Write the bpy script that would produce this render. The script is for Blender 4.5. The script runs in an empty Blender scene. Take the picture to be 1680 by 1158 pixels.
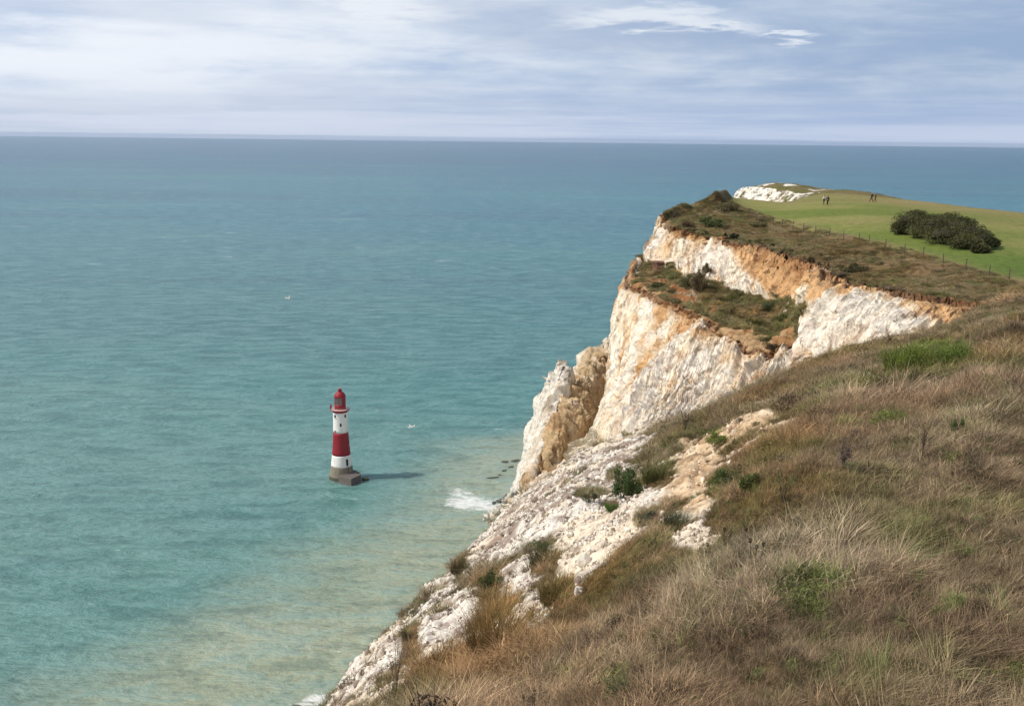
import bpy, math, random
import numpy as np
from mathutils import Vector, Matrix, Euler
from mathutils.bvhtree import BVHTree
R = math.radians
S = bpy.context.scene
COL = S.collection
random.seed(7); rng = np.random.default_rng(11)

# ------------------------------------------------------------------ camera
CAMZ = 155.0
F = 1650.0
PITCH = R(12.04); ROLL = R(0.65)
cam = bpy.data.cameras.new('camera'); camo = bpy.data.objects.new('camera', cam); COL.objects.link(camo)
cam.lens = 36.0 * F / 1680.0; cam.sensor_width = 36; cam.clip_start = 0.1; cam.clip_end = 200000
CM = Matrix.Rotation(math.pi/2 - PITCH, 4, 'X') @ Matrix.Rotation(ROLL, 4, 'Z')
camo.matrix_world = Matrix.Translation((0, 0, CAMZ)) @ CM
S.camera = camo
CR = np.array(CM.to_3x3())

# ------------------------------------------------------------------ light
SUN = Vector((-0.66, -0.10, 0.74)).normalized()
sl = bpy.data.lights.new('sun', 'SUN'); so = bpy.data.objects.new('sun', sl); COL.objects.link(so)
sl.energy = 4.3; sl.angle = R(1.5); sl.color = (1.0, 0.92, 0.81)
so.rotation_euler = SUN.to_track_quat('Z', 'Y').to_euler(); so.location = (-200, 50, 400)
S.view_settings.view_transform = 'Standard'; S.view_settings.look = 'None'
S.view_settings.exposure = 0.0; S.view_settings.gamma = 1.0

class NT:
    """tiny node-tree writer"""
    def __init__(s, tree): s.t = tree; s.N = tree.nodes; s.L = tree.links; s.N.clear()
    def n(s, typ, _in=None, **kw):
        nd = s.N.new(typ)
        for k, v in kw.items(): setattr(nd, k, v)
        if _in:
            for k, v in _in.items():
                if isinstance(v, bpy.types.NodeSocket): s.L.new(v, nd.inputs[k])
                else: nd.inputs[k].default_value = v
        return nd
    def math(s, op, a, b=0.0, c=0.0, clamp=False):
        nd = s.n('ShaderNodeMath', {0: a, 1: b, 2: c}, operation=op, use_clamp=clamp); return nd.outputs[0]
    def vm(s, op, a, b=(0, 0, 0)):
        nd = s.n('ShaderNodeVectorMath', {0: a, 1: b}, operation=op); return nd.outputs[0]
    def mix(s, f, a, b, blend='MIX'):
        nd = s.n('ShaderNodeMix', data_type='RGBA', blend_type=blend)
        for i, v in ((0, f), (6, a), (7, b)):
            if isinstance(v, bpy.types.NodeSocket): s.L.new(v, nd.inputs[i])
            else: nd.inputs[i].default_value = v if i == 0 else (v[0], v[1], v[2], 1)
        return nd.outputs[2]
    def ramp(s, f, pts, interp='LINEAR'):
        nd = s.n('ShaderNodeValToRGB', {0: f}); e = nd.color_ramp.elements; nd.color_ramp.interpolation = interp
        while len(e) < len(pts): e.new(0.5)
        for q, (p, c) in zip(e, pts):
            q.position = p; q.color = (c, c, c, 1) if not isinstance(c, tuple) else (c[0], c[1], c[2], 1)
        return nd.outputs[0]
    def sm(s, x, a, b):
        nd = s.n('ShaderNodeMapRange', {0: x, 1: a, 2: b, 3: 0.0, 4: 1.0}, interpolation_type='SMOOTHSTEP'); return nd.outputs[0]
    def noise(s, vec, scale, detail=4, rough=0.55, dist=0.0):
        nd = s.n('ShaderNodeTexNoise', {'Vector': vec, 'Scale': scale, 'Detail': detail, 'Roughness': rough, 'Distortion': dist}); return nd.outputs[0]
    def mapping(s, vec, loc=(0, 0, 0), rot=(0, 0, 0), sc=(1, 1, 1)):
        nd = s.n('ShaderNodeMapping', {'Vector': vec, 'Location': loc, 'Rotation': rot, 'Scale': sc}); return nd.outputs[0]

# world: Nishita sky with layered thin cloud
W = bpy.data.worlds.new('World'); S.world = W; W.use_nodes = True
w = NT(W.node_tree)
tc = w.n('ShaderNodeTexCoord').outputs['Generated']
sky = w.n('ShaderNodeTexSky', sky_type='NISHITA', sun_disc=False, sun_elevation=math.asin(SUN.z),
          sun_rotation=math.atan2(SUN.x, SUN.y) % (2*math.pi), altitude=150, air_density=1.0, dust_density=2.0, ozone_density=1.5)
skyc = w.mix(1.0, sky.outputs[0], (0.085, 0.085, 0.085), 'MULTIPLY')
sep = w.n('ShaderNodeSeparateXYZ', {0: tc})
dx, dy, dz = sep.outputs
zz = w.math('MAXIMUM', dz, 0.0)
den = w.math('ADD', zz, 0.035)
u_ = w.math('DIVIDE', dx, den); v_ = w.math('DIVIDE', dy, den)
pl = w.n('ShaderNodeCombineXYZ', {0: u_, 1: v_, 2: 0.0}).outputs[0]
ang = w.mapping(tc, (0.3, 0.1, 0.7), (0, 0, 0), (1.0, 1.0, 4.2))
n1 = w.noise(w.mapping(pl, (3.1, 1.2, 0), (0, 0, R(-7)), (0.8, 1.0, 1)), 0.42, 6, 0.5, 0.5)
n2 = w.noise(ang, 4.5, 7, 0.56, 0.35)
n4 = w.noise(w.mapping(tc, (4.3, 2.1, 0.7), (0, 0, 0), (1.0, 1.0, 6.0)), 14.0, 5, 0.6, 0.3)
n3 = w.noise(w.mapping(tc, (1.3, 5.1, 3.7), (R(2), 0, 0), (1.0, 1.0, 9.0)), 2.2, 4, 0.5, 0.2)
cl = w.math('ADD', w.math('MULTIPLY', n1, 0.30), w.math('ADD', w.math('MULTIPLY', n2, 0.46), w.math('MULTIPLY', n4, 0.24)))
azl = w.sm(dx, 0.45, -0.40)                                  # more cloud towards the sun side
cl2 = w.math('ADD', cl, w.math('MULTIPLY', azl, 0.075))
thick = w.sm(cl2, 0.42, 0.66)
cloudcol = w.mix(thick, (0.51, 0.62, 0.80), (0.84, 0.885, 0.955))
cloudcol = w.mix(w.math('MULTIPLY', w.sm(n3, 0.50, 0.64), 0.42), cloudcol, (0.50, 0.58, 0.74))
dim = w.mix(azl, (0.65, 0.72, 0.80), (1.02, 1.02, 1.02))
cloudcol = w.mix(1.0, cloudcol, dim, 'MULTIPLY')
def break_(px, py, sx, sz):
    d = CR @ np.array([(px-840)/F, -(py-579)/F, -1.0]); d = d/np.linalg.norm(d)
    a = w.math('DIVIDE', w.math('SUBTRACT', w.math('ADD', dx, w.math('MULTIPLY', w.math('SUBTRACT', n2, .5), .06)), float(d[0])), sx)
    b = w.math('DIVIDE', w.math('SUBTRACT', w.math('ADD', dz, w.math('MULTIPLY', w.math('SUBTRACT', n4, .5), .05)), float(d[2])), sz)
    b = w.math('ADD', b, w.math('MULTIPLY', a, .45))
    return w.math('EXPONENT', w.math('MULTIPLY', w.math('ADD', w.math('POWER', w.math('ABSOLUTE', a), 2.0), w.math('POWER', w.math('ABSOLUTE', b), 2.0)), -1.0))
brk = break_(1065, 28, .085, .010)
for q in ((610, 6, .07, .009), (1290, 60, .03, .004), (1150, 42, .06, .006)): brk = w.math('MAXIMUM', brk, break_(*q))
cloudcol = w.mix(w.math('MULTIPLY', w.sm(w.math('MULTIPLY', brk, w.math('ADD', .6, n4)), .05, 1.05), 0.72), cloudcol, (0.88, 0.92, 0.97))
hz = w.sm(dz, 0.065, 0.0)
hzc = w.mix(azl, (0.42, 0.53, 0.75), (0.50, 0.58, 0.73))
# thin grey bands low down
hb = w.noise(w.mapping(tc, (0, 0, 0.3), (0, 0, 0), (1.2, 1.2, 34)), 1.5, 4, 0.6)
hzc = w.mix(w.math('MULTIPLY', w.sm(hb, 0.42, 0.60), 0.7), hzc, (0.66, 0.72, 0.86))
col = w.mix(w.math('MULTIPLY', hz, 0.85), cloudcol, hzc)
high = w.sm(dz, 0.25, 0.75)
col = w.mix(high, col, w.mix(0.5, skyc, (0.36, 0.42, 0.56)))
bg = w.n('ShaderNodeBackground', {0: col, 1: 1.0})
w.n('ShaderNodeOutputWorld', {0: bg.outputs[0]})

# ------------------------------------------------------------------ maths helpers
def rays(px, py):
    px = np.asarray(px, float); py = np.asarray(py, float)
    v = np.stack([(px-840)/F, -(py-579)/F, -np.ones_like(px)], -1)
    return v @ CR.T
def P(px, py, s):
    """pixel of the survey photograph -> world; s>0 horizontal distance, s<=0 height relative to the eye"""
    d = rays(px, py); h = math.hypot(d[0], d[1])
    k = s/h if s > 0 else s/d[2]
    return np.array([0, 0, CAMZ]) + d*k
def proj(p):
    q = (np.asarray(p) - np.array([0, 0, CAMZ])) @ CR
    return 840 + F*q[..., 0]/-q[..., 2], 579 - F*q[..., 1]/-q[..., 2]
def _h(ix, iy, iz, seed):
    n = (ix*374761393 + iy*668265263 + iz*2147483647 + seed*1274126177).astype(np.int64) & 0xffffffff
    n = ((n ^ (n >> 13))*1274126177) & 0xffffffff
    n = ((n ^ (n >> 16))*2246822519) & 0xffffffff
    return ((n ^ (n >> 15)) & 0xffffff)/float(0xffffff)
def vnoise(p, seed=0):
    i = np.floor(p).astype(np.int64); f = p - i; f = f*f*f*(f*(f*6-15)+10)
    x, y, z = i[..., 0], i[..., 1], i[..., 2]; fx, fy, fz = f[..., 0], f[..., 1], f[..., 2]
    def c(a, b, d): return _h(x+a, y+b, z+d, seed)
    x00 = c(0,0,0)*(1-fx)+c(1,0,0)*fx; x10 = c(0,1,0)*(1-fx)+c(1,1,0)*fx
    x01 = c(0,0,1)*(1-fx)+c(1,0,1)*fx; x11 = c(0,1,1)*(1-fx)+c(1,1,1)*fx
    return ((x00*(1-fy)+x10*fy)*(1-fz) + (x01*(1-fy)+x11*fy)*fz)*2-1
def fbm(p, sc=1.0, o=4, seed=0, gain=0.5):
    p = np.asarray(p)*sc; a = 1.0; s = 0.0; t = 0.0
    for k in range(o):
        s = s + a*vnoise(p + 17.3*k, seed+k); t += a; a *= gain; p = p*2.03
    return s/t*1.6
def ridged(p, sc=1.0, o=4, seed=0):
    p = np.asarray(p)*sc; a = 1.0; s = 0.0; t = 0.0
    for k in range(o):
        s = s + a*(1-2*np.abs(vnoise(p + 9.1*k, seed+k))); t += a; a *= 0.5; p = p*2.05
    return s/t
def ss(x, a, b):
    t = np.clip((x-a)/(b-a), 0, 1); return t*t*(3-2*t)
def lerp(a, b, t): return a + (b-a)*t
def mixc(a, b, t): return a + (b-a)*t[..., None]
def ar(*c): return np.array(c, float)
def pchip(Y, xs):
    """Y (n,...) at 0..n-1, monotone cubic"""
    n = len(Y); d = np.diff(Y, axis=0); m = np.zeros_like(Y)
    a, b = d[:-1], d[1:]; ok = (a*b) > 0
    m[1:-1] = np.where(ok, 2*a*b/np.where(ok, a+b, 1), 0); m[0] = d[0]; m[-1] = d[-1]
    i = np.clip(np.floor(xs).astype(int), 0, n-2); t = (xs-i).reshape((-1,)+(1,)*(Y.ndim-1))
    h00 = 2*t**3-3*t**2+1; h10 = t**3-2*t**2+t; h01 = -2*t**3+3*t**2; h11 = t**3-t**2
    return h00*Y[i]+h10*m[i]+h01*Y[i+1]+h11*m[i+1]
def catm(Y, xs, ten=0.5):
    n = len(Y); m = np.zeros_like(Y); m[1:-1] = (Y[2:]-Y[:-2])*ten; m[0] = Y[1]-Y[0]; m[-1] = Y[-1]-Y[-2]
    i = np.clip(np.floor(xs).astype(int), 0, n-2); t = (xs-i).reshape((-1,)+(1,)*(Y.ndim-1))
    return (2*t**3-3*t**2+1)*Y[i]+(t**3-2*t**2+t)*m[i]+(-2*t**3+3*t**2)*Y[i+1]+(t**3-t**2)*m[i+1]
def inpoly(x, y, poly):
    c = np.zeros(np.shape(x), bool); n = len(poly)
    for i in range(n):
        x1, y1 = poly[i]; x2, y2 = poly[(i+1) % n]
        if y1 == y2: continue
        c ^= ((y1 > y) != (y2 > y)) & (x < (x2-x1)*(y-y1)/(y2-y1)+x1)
    return c

# ------------------------------------------------------------------ mesh helpers
def mesh_np(name, V, Fq, mat=None, smooth=True, attrs=None, cols=None):
    """V (n,3); Fq (m,k) int; attrs dict name->(n,) ; cols dict name->(n,3)"""
    me = bpy.data.meshes.new(name); V = np.ascontiguousarray(V, np.float32); Fq = np.ascontiguousarray(Fq, np.int32)
    me.vertices.add(len(V)); me.vertices.foreach_set('co', V.ravel())
    k = Fq.shape[1]; me.loops.add(Fq.size); me.loops.foreach_set('vertex_index', Fq.ravel())
    me.polygons.add(len(Fq)); me.polygons.foreach_set('loop_start', np.arange(0, Fq.size, k, dtype=np.int32))
    me.polygons.foreach_set('loop_total', np.full(len(Fq), k, np.int32))
    if smooth: me.polygons.foreach_set('use_smooth', np.ones(len(Fq), bool))
    me.update(calc_edges=True)
    for a, v in (attrs or {}).items():
        at = me.attributes.new(a, 'FLOAT', 'POINT'); at.data.foreach_set('value', np.ascontiguousarray(v, np.float32).ravel())
    for a, v in (cols or {}).items():
        at = me.attributes.new(a, 'FLOAT_COLOR', 'POINT'); c = np.ones((len(V), 4), np.float32); c[:, :3] = v
        at.data.foreach_set('color', c.ravel())
    if mat: me.materials.append(mat)
    return me
def link(name, me, parent=None, **props):
    o = bpy.data.objects.new(name, me); COL.objects.link(o)
    if parent is not None: o.parent = parent
    for k, v in props.items():
        if v: o[k] = v
    return o
def empty(name, loc, rz=0.0, **props):
    o = bpy.data.objects.new(name, None); COL.objects.link(o); o.location = Vector(loc); o.rotation_euler = (0, 0, rz)
    o.empty_display_size = 0.3
    for k, v in props.items():
        if v: o[k] = v
    return o
def gridfaces(nu, nv):
    i = np.arange(nu-1)[:, None]*nv + np.arange(nv-1)[None, :]
    return np.stack([i, i+nv, i+nv+1, i+1], -1).reshape(-1, 4)
def gnormals(G):
    du = np.gradient(G, axis=0); dv = np.gradient(G, axis=1)
    n = np.cross(du, dv); n /= np.linalg.norm(n, axis=-1, keepdims=True)+1e-9
    return n
class MB:
    """collects lathes, boxes, tubes; builds one mesh"""
    def __init__(s): s.v = []; s.f = []; s.m = []
    def add(s, vs, fs, m=0):
        b = len(s.v); s.v += [tuple(map(float, v)) for v in vs]; s.f += [tuple(int(b+i) for i in f) for f in fs]; s.m += [m]*len(fs); return s
    def lathe(s, prof, n=32, c=(0, 0), cap=True, m=0, a0=0.0, a1=2*math.pi):
        full = abs(a1-a0-2*math.pi) < 1e-6; k = n if full else n+1
        vs = [(c[0]+r*math.cos(a0+(a1-a0)*j/n), c[1]+r*math.sin(a0+(a1-a0)*j/n), z) for r, z in prof for j in range(k)]
        fs = []
        for i in range(len(prof)-1):
            for j in range(n):
                j2 = (j+1) % k if full else j+1
                fs.append((i*k+j, i*k+j2, (i+1)*k+j2, (i+1)*k+j))
        if cap and full:
            fs.append(tuple(range(k-1, -1, -1))); fs.append(tuple((len(prof)-1)*k+j for j in range(k)))
        return s.add(vs, fs, m)
    def box(s, c, d, rz=0.0, m=0, taper=1.0):
        vs = []
        for z in (-1, 1):
            for x, y in ((-1, -1), (1, -1), (1, 1), (-1, 1)):
                k = taper if z > 0 else 1
                X, Y = x*d[0]/2*k, y*d[1]/2*k
                vs.append((c[0]+X*math.cos(rz)-Y*math.sin(rz), c[1]+X*math.sin(rz)+Y*math.cos(rz), c[2]+z*d[2]/2))
        return s.add(vs, [(3, 2, 1, 0), (4, 5, 6, 7), (0, 1, 5, 4), (1, 2, 6, 5), (2, 3, 7, 6), (3, 0, 4, 7)], m)
    def tube(s, pts, r, n=6, m=0):
        pts = [Vector(p) for p in pts]; vs = []; fs = []
        rr = r if isinstance(r, (list, tuple)) else [r]*len(pts)
        for i, p in enumerate(pts):
            t = (pts[min(i+1, len(pts)-1)]-pts[max(i-1, 0)]).normalized()
            a = t.cross(Vector((0, 0, 1)) if abs(t.z) < 0.9 else Vector((1, 0, 0))).normalized(); b = t.cross(a)
            for j in range(n):
                q = 2*math.pi*j/n; vs.append(p + (a*math.cos(q)+b*math.sin(q))*rr[i])
        for i in range(len(pts)-1):
            for j in range(n): fs.append((i*n+j, i*n+(j+1) % n, (i+1)*n+(j+1) % n, (i+1)*n+j))
        fs.append(tuple(range(n-1, -1, -1))); fs.append(tuple((len(pts)-1)*n+j for j in range(n)))
        return s.add(vs, fs, m)
    def build(s, name, mats, parent=None, smooth=False, **props):
        me = bpy.data.meshes.new(name); me.from_pydata(s.v, [], s.f)
        if not isinstance(mats, (list, tuple)): mats = [mats]
        for q in mats: me.materials.append(q)
        me.polygons.foreach_set('material_index', s.m)
        if smooth:
            me.polygons.foreach_set('use_smooth', [True]*len(s.f))
        me.update()
        return link(name, me, parent, **props)

# ------------------------------------------------------------------ materials
def newmat(name):
    m = bpy.data.materials.new(name); m.use_nodes = True; return m, NT(m.node_tree)
def plain(name, c, rough=0.8, var=0.2, sc=3.0, bump=0.15, metal=0.0, spec=0.3):
    m, t = newmat(name)
    pos = t.n('ShaderNodeTexCoord').outputs['Object']
    n = t.noise(pos, sc, 6, 0.6)
    c1 = tuple(q*(1-var) for q in c); c2 = tuple(min(1, q*(1+var)) for q in c)
    colr = t.mix(t.sm(n, 0.3, 0.7), c1, c2)
    b = t.n('ShaderNodeBump', {'Height': n, 'Strength': bump, 'Distance': 0.1})
    p = t.n('ShaderNodeBsdfPrincipled', {'Base Color': colr, 'Roughness': rough, 'Metallic': metal, 'Normal': b.outputs[0], 'Specular IOR Level': spec})
    t.n('ShaderNodeOutputMaterial', {0: p.outputs[0]}); return m
def terrain_mat(name, fine=1.0, bd=0.25):
    """surface colour from the 'alb' attribute, broken up by fine procedural noise"""
    m, t = newmat(name)
    at = t.n('ShaderNodeAttribute', attribute_name='alb').outputs[0]
    rk = t.n('ShaderNodeAttribute', attribute_name='rock').outputs['Fac']
    pos = t.n('ShaderNodeNewGeometry').outputs['Position']
    n1 = t.noise(pos, 1.6*fine, 6, 0.65); n2 = t.noise(pos, 7.0*fine, 5, 0.7)
    vo = t.n('ShaderNodeTexVoronoi', {'Vector': t.mapping(pos, sc=(1, 1, 0.7)), 'Scale': 1.1*fine}, feature='F1').outputs[0]
    f = t.math('ADD', t.math('MULTIPLY', n1, 0.6), t.math('MULTIPLY', n2, 0.4))
    k = t.ramp(f, [(0.32, 0.50), (0.47, 0.95), (0.60, 1.15)])
    st_ = t.noise(t.mapping(pos, sc=(1, 1, .22)), 1.5*fine, 5, .7)
    k2 = t.ramp(st_, [(.36, .58), (.48, .98), (.62, 1.08)])
    c = t.mix(1.0, at, k, 'MULTIPLY'); c = t.mix(rk, c, t.mix(1.0, c, k2, 'MULTIPLY'))
    # flint and dirt specks on rock
    sp = t.sm(t.noise(pos, 3.2*fine, 3, 0.7), 0.63, 0.70)
    c = t.mix(t.math('MULTIPLY', t.math('MULTIPLY', sp, rk), 0.75), c, (0.22, 0.17, 0.12))
    h = t.math('ADD', t.math('MULTIPLY', f, 1.0), t.math('MULTIPLY', t.math('MULTIPLY', vo, rk), 0.45))
    b = t.n('ShaderNodeBump', {'Height': h, 'Strength': 0.8, 'Distance': bd})
    p = t.n('ShaderNodeBsdfPrincipled', {'Base Color': c, 'Roughness': 0.95, 'Normal': b.outputs[0], 'Specular IOR Level': 0.12})
    t.n('ShaderNodeOutputMaterial', {0: p.outputs[0]}); return m
def foliage_mat(name, tint=False, trans=0.25, base=(0.1, 0.12, 0.04)):
    """per-blade shade 'bv' times per-instance 'tint' (or the object's own base colour)"""
    m, t = newmat(name)
    bv = t.n('ShaderNodeAttribute', attribute_name='bv').outputs['Fac']
    if tint: c0 = t.n('ShaderNodeAttribute', attribute_name='tint', attribute_type='INSTANCER').outputs[0]
    else: c0 = t.n('ShaderNodeAttribute', attribute_name='alb').outputs[0]
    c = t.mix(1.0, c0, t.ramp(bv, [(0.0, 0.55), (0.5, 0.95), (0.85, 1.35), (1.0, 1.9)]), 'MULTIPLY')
    d = t.n('ShaderNodeBsdfPrincipled', {'Base Color': c, 'Roughness': 0.75, 'Specular IOR Level': 0.25})
    tr = t.n('ShaderNodeBsdfTranslucent', {0: c})
    mx = t.n('ShaderNodeMixShader', {0: trans, 1: d.outputs[0], 2: tr.outputs[0]})
    t.n('ShaderNodeOutputMaterial', {0: mx.outputs[0]}); return m
M_CLIFF = terrain_mat('chalk_cliff', 0.8, 0.5)
M_NEAR = terrain_mat('slope_soil', 4.0, 0.06)
M_LEAF = foliage_mat('leaves')
M_TUFT = foliage_mat('tuft_blades', True)

WHITE = ar(.83, .78, .69); CREAM = ar(.74, .60, .42); ORANGE = ar(.60, .33, .12); RUST = ar(.30, .14, .055)
SOIL = ar(.13, .065, .032); GREY = ar(.50, .45, .38); TURF = ar(.115, .145, .032); TURF2 = ar(.17, .165, .055)
SCRUB = ar(.15, .11, .05); DKSCR = ar(.065, .06, .025); STRAW = ar(.27, .20, .13)

# ------------------------------------------------------------------ sea
SURF = [  # survey pixels (cx, cy, rx, ry, strength)
 (758, 812, 30, 13, .9), (765, 824, 48, 15, 1.1), (802, 829, 56, 13, 1.1), (748, 803, 13, 5, .8), (832, 822, 22, 6, 1.1), (838, 800, 22, 5, .6),
 (850, 788, 20, 4, .45), (812, 846, 22, 6, .6), (772, 757, 10, 2.5, .5), (760, 767, 18, 1.5, .6), (745, 760, 14, 2.5, .3),
 (528, 1146, 40, 12, 1.2), (500, 1158, 40, 8, 1), (545, 1113, 14, 3, .5), (598, 783, 12, 2.5, .75), (612, 787, 12, 3, .4), (541, 783, 6, 3, .6), (546, 790, 8, 3, .6), (562, 795, 26, 4, .55), (590, 792, 16, 4, .6), (870, 812, 26, 14, .9), (720, 838, 30, 6, .35), (690, 850, 26, 4, .3), (800, 815, 30, 8, .5)]
def wpx(px, py): return P(px, py, -CAMZ)
beach = np.array([wpx(*q)[:2] for q in ((60, 1330), (180, 1170), (330, 1095), (470, 1010), (560, 950), (620, 905), (690, 858), (740, 815), (790, 775), (850, 738), (960, 700), (1200, 680))])
def build_sea():
    xs = np.concatenate([-np.geomspace(70000, 260, 40), np.arange(-256, 160, 2.6), np.geomspace(165, 70000, 40)])
    ys = np.concatenate([[-3000, -1500, -600, 0, 100, 160], np.arange(200, 640, 2.6), np.geomspace(645, 45000, 60)])
    X, Y = np.meshgrid(xs, ys, indexing='ij'); G = np.stack([X, Y, np.zeros_like(X)], -1)
    px, py = proj(G); vis = (Y > 60)
    foam = np.zeros_like(X)
    for cx, cy, rx, ry, s in SURF:
        foam = np.maximum(foam, np.where(vis, s*np.exp(-(((px-cx)/rx)**2+((py-cy)/ry)**2)), 0))
    # signed distance to the edge of the chalky shallows
    d = np.full(X.shape, 1e9); sg = np.zeros_like(X)
    for a, b in zip(beach[:-1], beach[1:]):
        e = b-a; t = np.clip(((X-a[0])*e[0]+(Y-a[1])*e[1])/(e@e), 0, 1)
        qx = X-a[0]-t*e[0]; qy = Y-a[1]-t*e[1]; dd = np.hypot(qx, qy); cr = e[0]*(Y-a[1])-e[1]*(X-a[0])
        m = dd < d; d = np.where(m, dd, d); sg = np.where(m, np.sign(cr), sg)
    sh = -sg*d + fbm(G*ar(1, 1, 1), 1/45., 4, 3)*13
    shal = ss(sh, -50, 16)
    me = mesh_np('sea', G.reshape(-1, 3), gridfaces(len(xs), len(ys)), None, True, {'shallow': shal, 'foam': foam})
    m, t = newmat('sea_water')
    pos = t.n('ShaderNodeNewGeometry').outputs['Position']
    sh = t.n('ShaderNodeAttribute', attribute_name='shallow').outputs['Fac']; fo = t.n('ShaderNodeAttribute', attribute_name='foam').outputs['Fac']
    s3 = t.n('ShaderNodeSeparateXYZ', {0: pos}); yy = s3.outputs[1]; xx = s3.outputs[0]
    rot = t.mapping(pos, rot=(0, 0, R(-24)), sc=(0.35, 1, 1))
    w1 = t.noise(rot, 0.11, 5, 0.62, 0.4); w2 = t.noise(t.mapping(pos, rot=(0, 0, R(-8)), sc=(0.5, 1, 1)), 0.45, 4, 0.6)
    w3 = t.noise(t.mapping(pos, rot=(0, 0, R(-30)), sc=(0.3, 1, 1)), 0.028, 3, 0.55, 0.5)
    big = t.noise(t.mapping(pos, rot=(0, 0, R(-6)), sc=(0.22, 1, 1)), 0.0021, 4, 0.55, 0.3)
    mid = t.noise(t.mapping(pos, (40, 20, 0), rot=(0, 0, R(-14)), sc=(0.3, 1, 1)), 0.009, 4, 0.6, 0.3)
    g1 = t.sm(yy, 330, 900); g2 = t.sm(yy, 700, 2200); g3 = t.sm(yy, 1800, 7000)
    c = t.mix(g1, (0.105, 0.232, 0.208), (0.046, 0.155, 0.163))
    c = t.mix(g2, c, (0.016, 0.120, 0.175)); c = t.mix(g3, c, (0.004, 0.052, 0.140))  # bluer water offshore; the dark far band paints cloud shadow into the colour
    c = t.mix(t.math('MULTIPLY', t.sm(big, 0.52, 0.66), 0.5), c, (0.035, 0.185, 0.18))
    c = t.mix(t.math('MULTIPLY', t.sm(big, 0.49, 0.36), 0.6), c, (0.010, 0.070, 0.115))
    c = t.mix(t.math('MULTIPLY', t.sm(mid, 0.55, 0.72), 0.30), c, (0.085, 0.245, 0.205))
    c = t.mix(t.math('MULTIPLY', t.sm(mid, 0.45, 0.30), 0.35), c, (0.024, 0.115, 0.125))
    shn = t.math('ADD', sh, t.math('MULTIPLY', t.math('SUBTRACT', mid, 0.5), 0.3), clamp=True)
    c = t.mix(t.math('MULTIPLY', shn, 0.92), c, t.mix(t.sm(w3, 0.30, 0.70), (0.31, 0.34, 0.23), (0.38, 0.40, 0.28)))
    # water colour paler on the ripple crests, darker in the troughs
    c = t.mix(t.math('MULTIPLY', t.sm(w1, 0.44, 0.62), 0.38), c, (0.17, 0.32, 0.315))
    c = t.mix(t.math('MULTIPLY', t.sm(w2, 0.5, 0.66), 0.30), c, (0.20, 0.34, 0.34))
    c = t.mix(t.math('MULTIPLY', t.sm(w2, 0.48, 0.34), 0.30), c, (0.010, 0.07, 0.08))
    c = t.mix(t.math('MULTIPLY', t.sm(w1, 0.50, 0.34), 0.35), c, (0.012, 0.075, 0.085))
    # whitecaps
    cap = t.noise(t.mapping(pos, rot=(0, 0, R(-10)), sc=(0.28, 1, 1)), 0.42, 5, 0.8, 0.5)
    capm = t.noise(pos, 0.02, 3, 0.6)
    cp = t.math('MULTIPLY', t.sm(cap, 0.635, 0.665), t.sm(capm, 0.53, 0.61))
    cap2 = t.noise(t.mapping(pos, (300, 10, 0), rot=(0, 0, R(-3)), sc=(0.2, 1, 1)), 0.055, 4, 0.75)
    cp = t.math('MAXIMUM', cp, t.math('MULTIPLY', t.sm(cap2, 0.655, 0.68), t.sm(yy, 900, 1400)))
    cp = t.math('MULTIPLY', cp, 0.75)
    # surf on the ledges
    lace = t.noise(t.mapping(pos, rot=(0, 0, R(-6)), sc=(0.45, 1, 1)), 0.55, 6, 0.72, 1.2)
    fm = t.math('MULTIPLY', t.sm(t.math('ADD', t.math('MULTIPLY', t.math('MINIMUM', fo, 1.0), 0.41), lace), 0.68, 0.92), t.sm(fo, 0.05, 0.3))
    wht = t.math('MAXIMUM', cp, t.math('MULTIPLY', fm, 0.9))
    c = t.mix(wht, c, (0.70, 0.73, 0.72))
    h = t.math('ADD', t.math('ADD', t.math('MULTIPLY', w1, 4.5), t.math('MULTIPLY', w2, 2.2)), t.math('MULTIPLY', w3, 4.0))
    b = t.n('ShaderNodeBump', {'Height': h, 'Strength': 0.85, 'Distance': 1.0})
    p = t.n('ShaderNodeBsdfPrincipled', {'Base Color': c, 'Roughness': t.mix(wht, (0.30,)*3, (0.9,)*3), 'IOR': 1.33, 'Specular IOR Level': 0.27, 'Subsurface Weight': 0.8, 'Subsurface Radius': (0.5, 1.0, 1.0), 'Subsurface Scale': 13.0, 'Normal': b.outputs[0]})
    t.n('ShaderNodeOutputMaterial', {0: p.outputs[0]})
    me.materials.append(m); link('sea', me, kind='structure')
build_sea()

def build_haze():
    m, t = newmat('sea_haze')
    v = t.n('ShaderNodeVolumePrincipled', {'Color': (0.62, 0.78, 1.0, 1), 'Density': HAZE, 'Anisotropy': 0.2})
    t.n('ShaderNodeOutputMaterial', {1: v.outputs[0]})
    b = MB().box((0, 21000, 83), (150000, 50000, 170)); b.build('haze', m, kind='stuff')
HAZE = 1.7e-5
build_haze()

def cells(p, sc, seed=0):
    """unsmoothed value noise on warped space: flat broken faces with sharp steps"""
    p = np.asarray(p)*sc; p = p + .55*np.stack([vnoise(p*.9+3, seed+1), vnoise(p*.9+11, seed+2), vnoise(p*.9+23, seed+3)], -1)
    i = np.floor(p).astype(np.int64); return _h(i[..., 0], i[..., 1], i[..., 2], seed)*2-1
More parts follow.
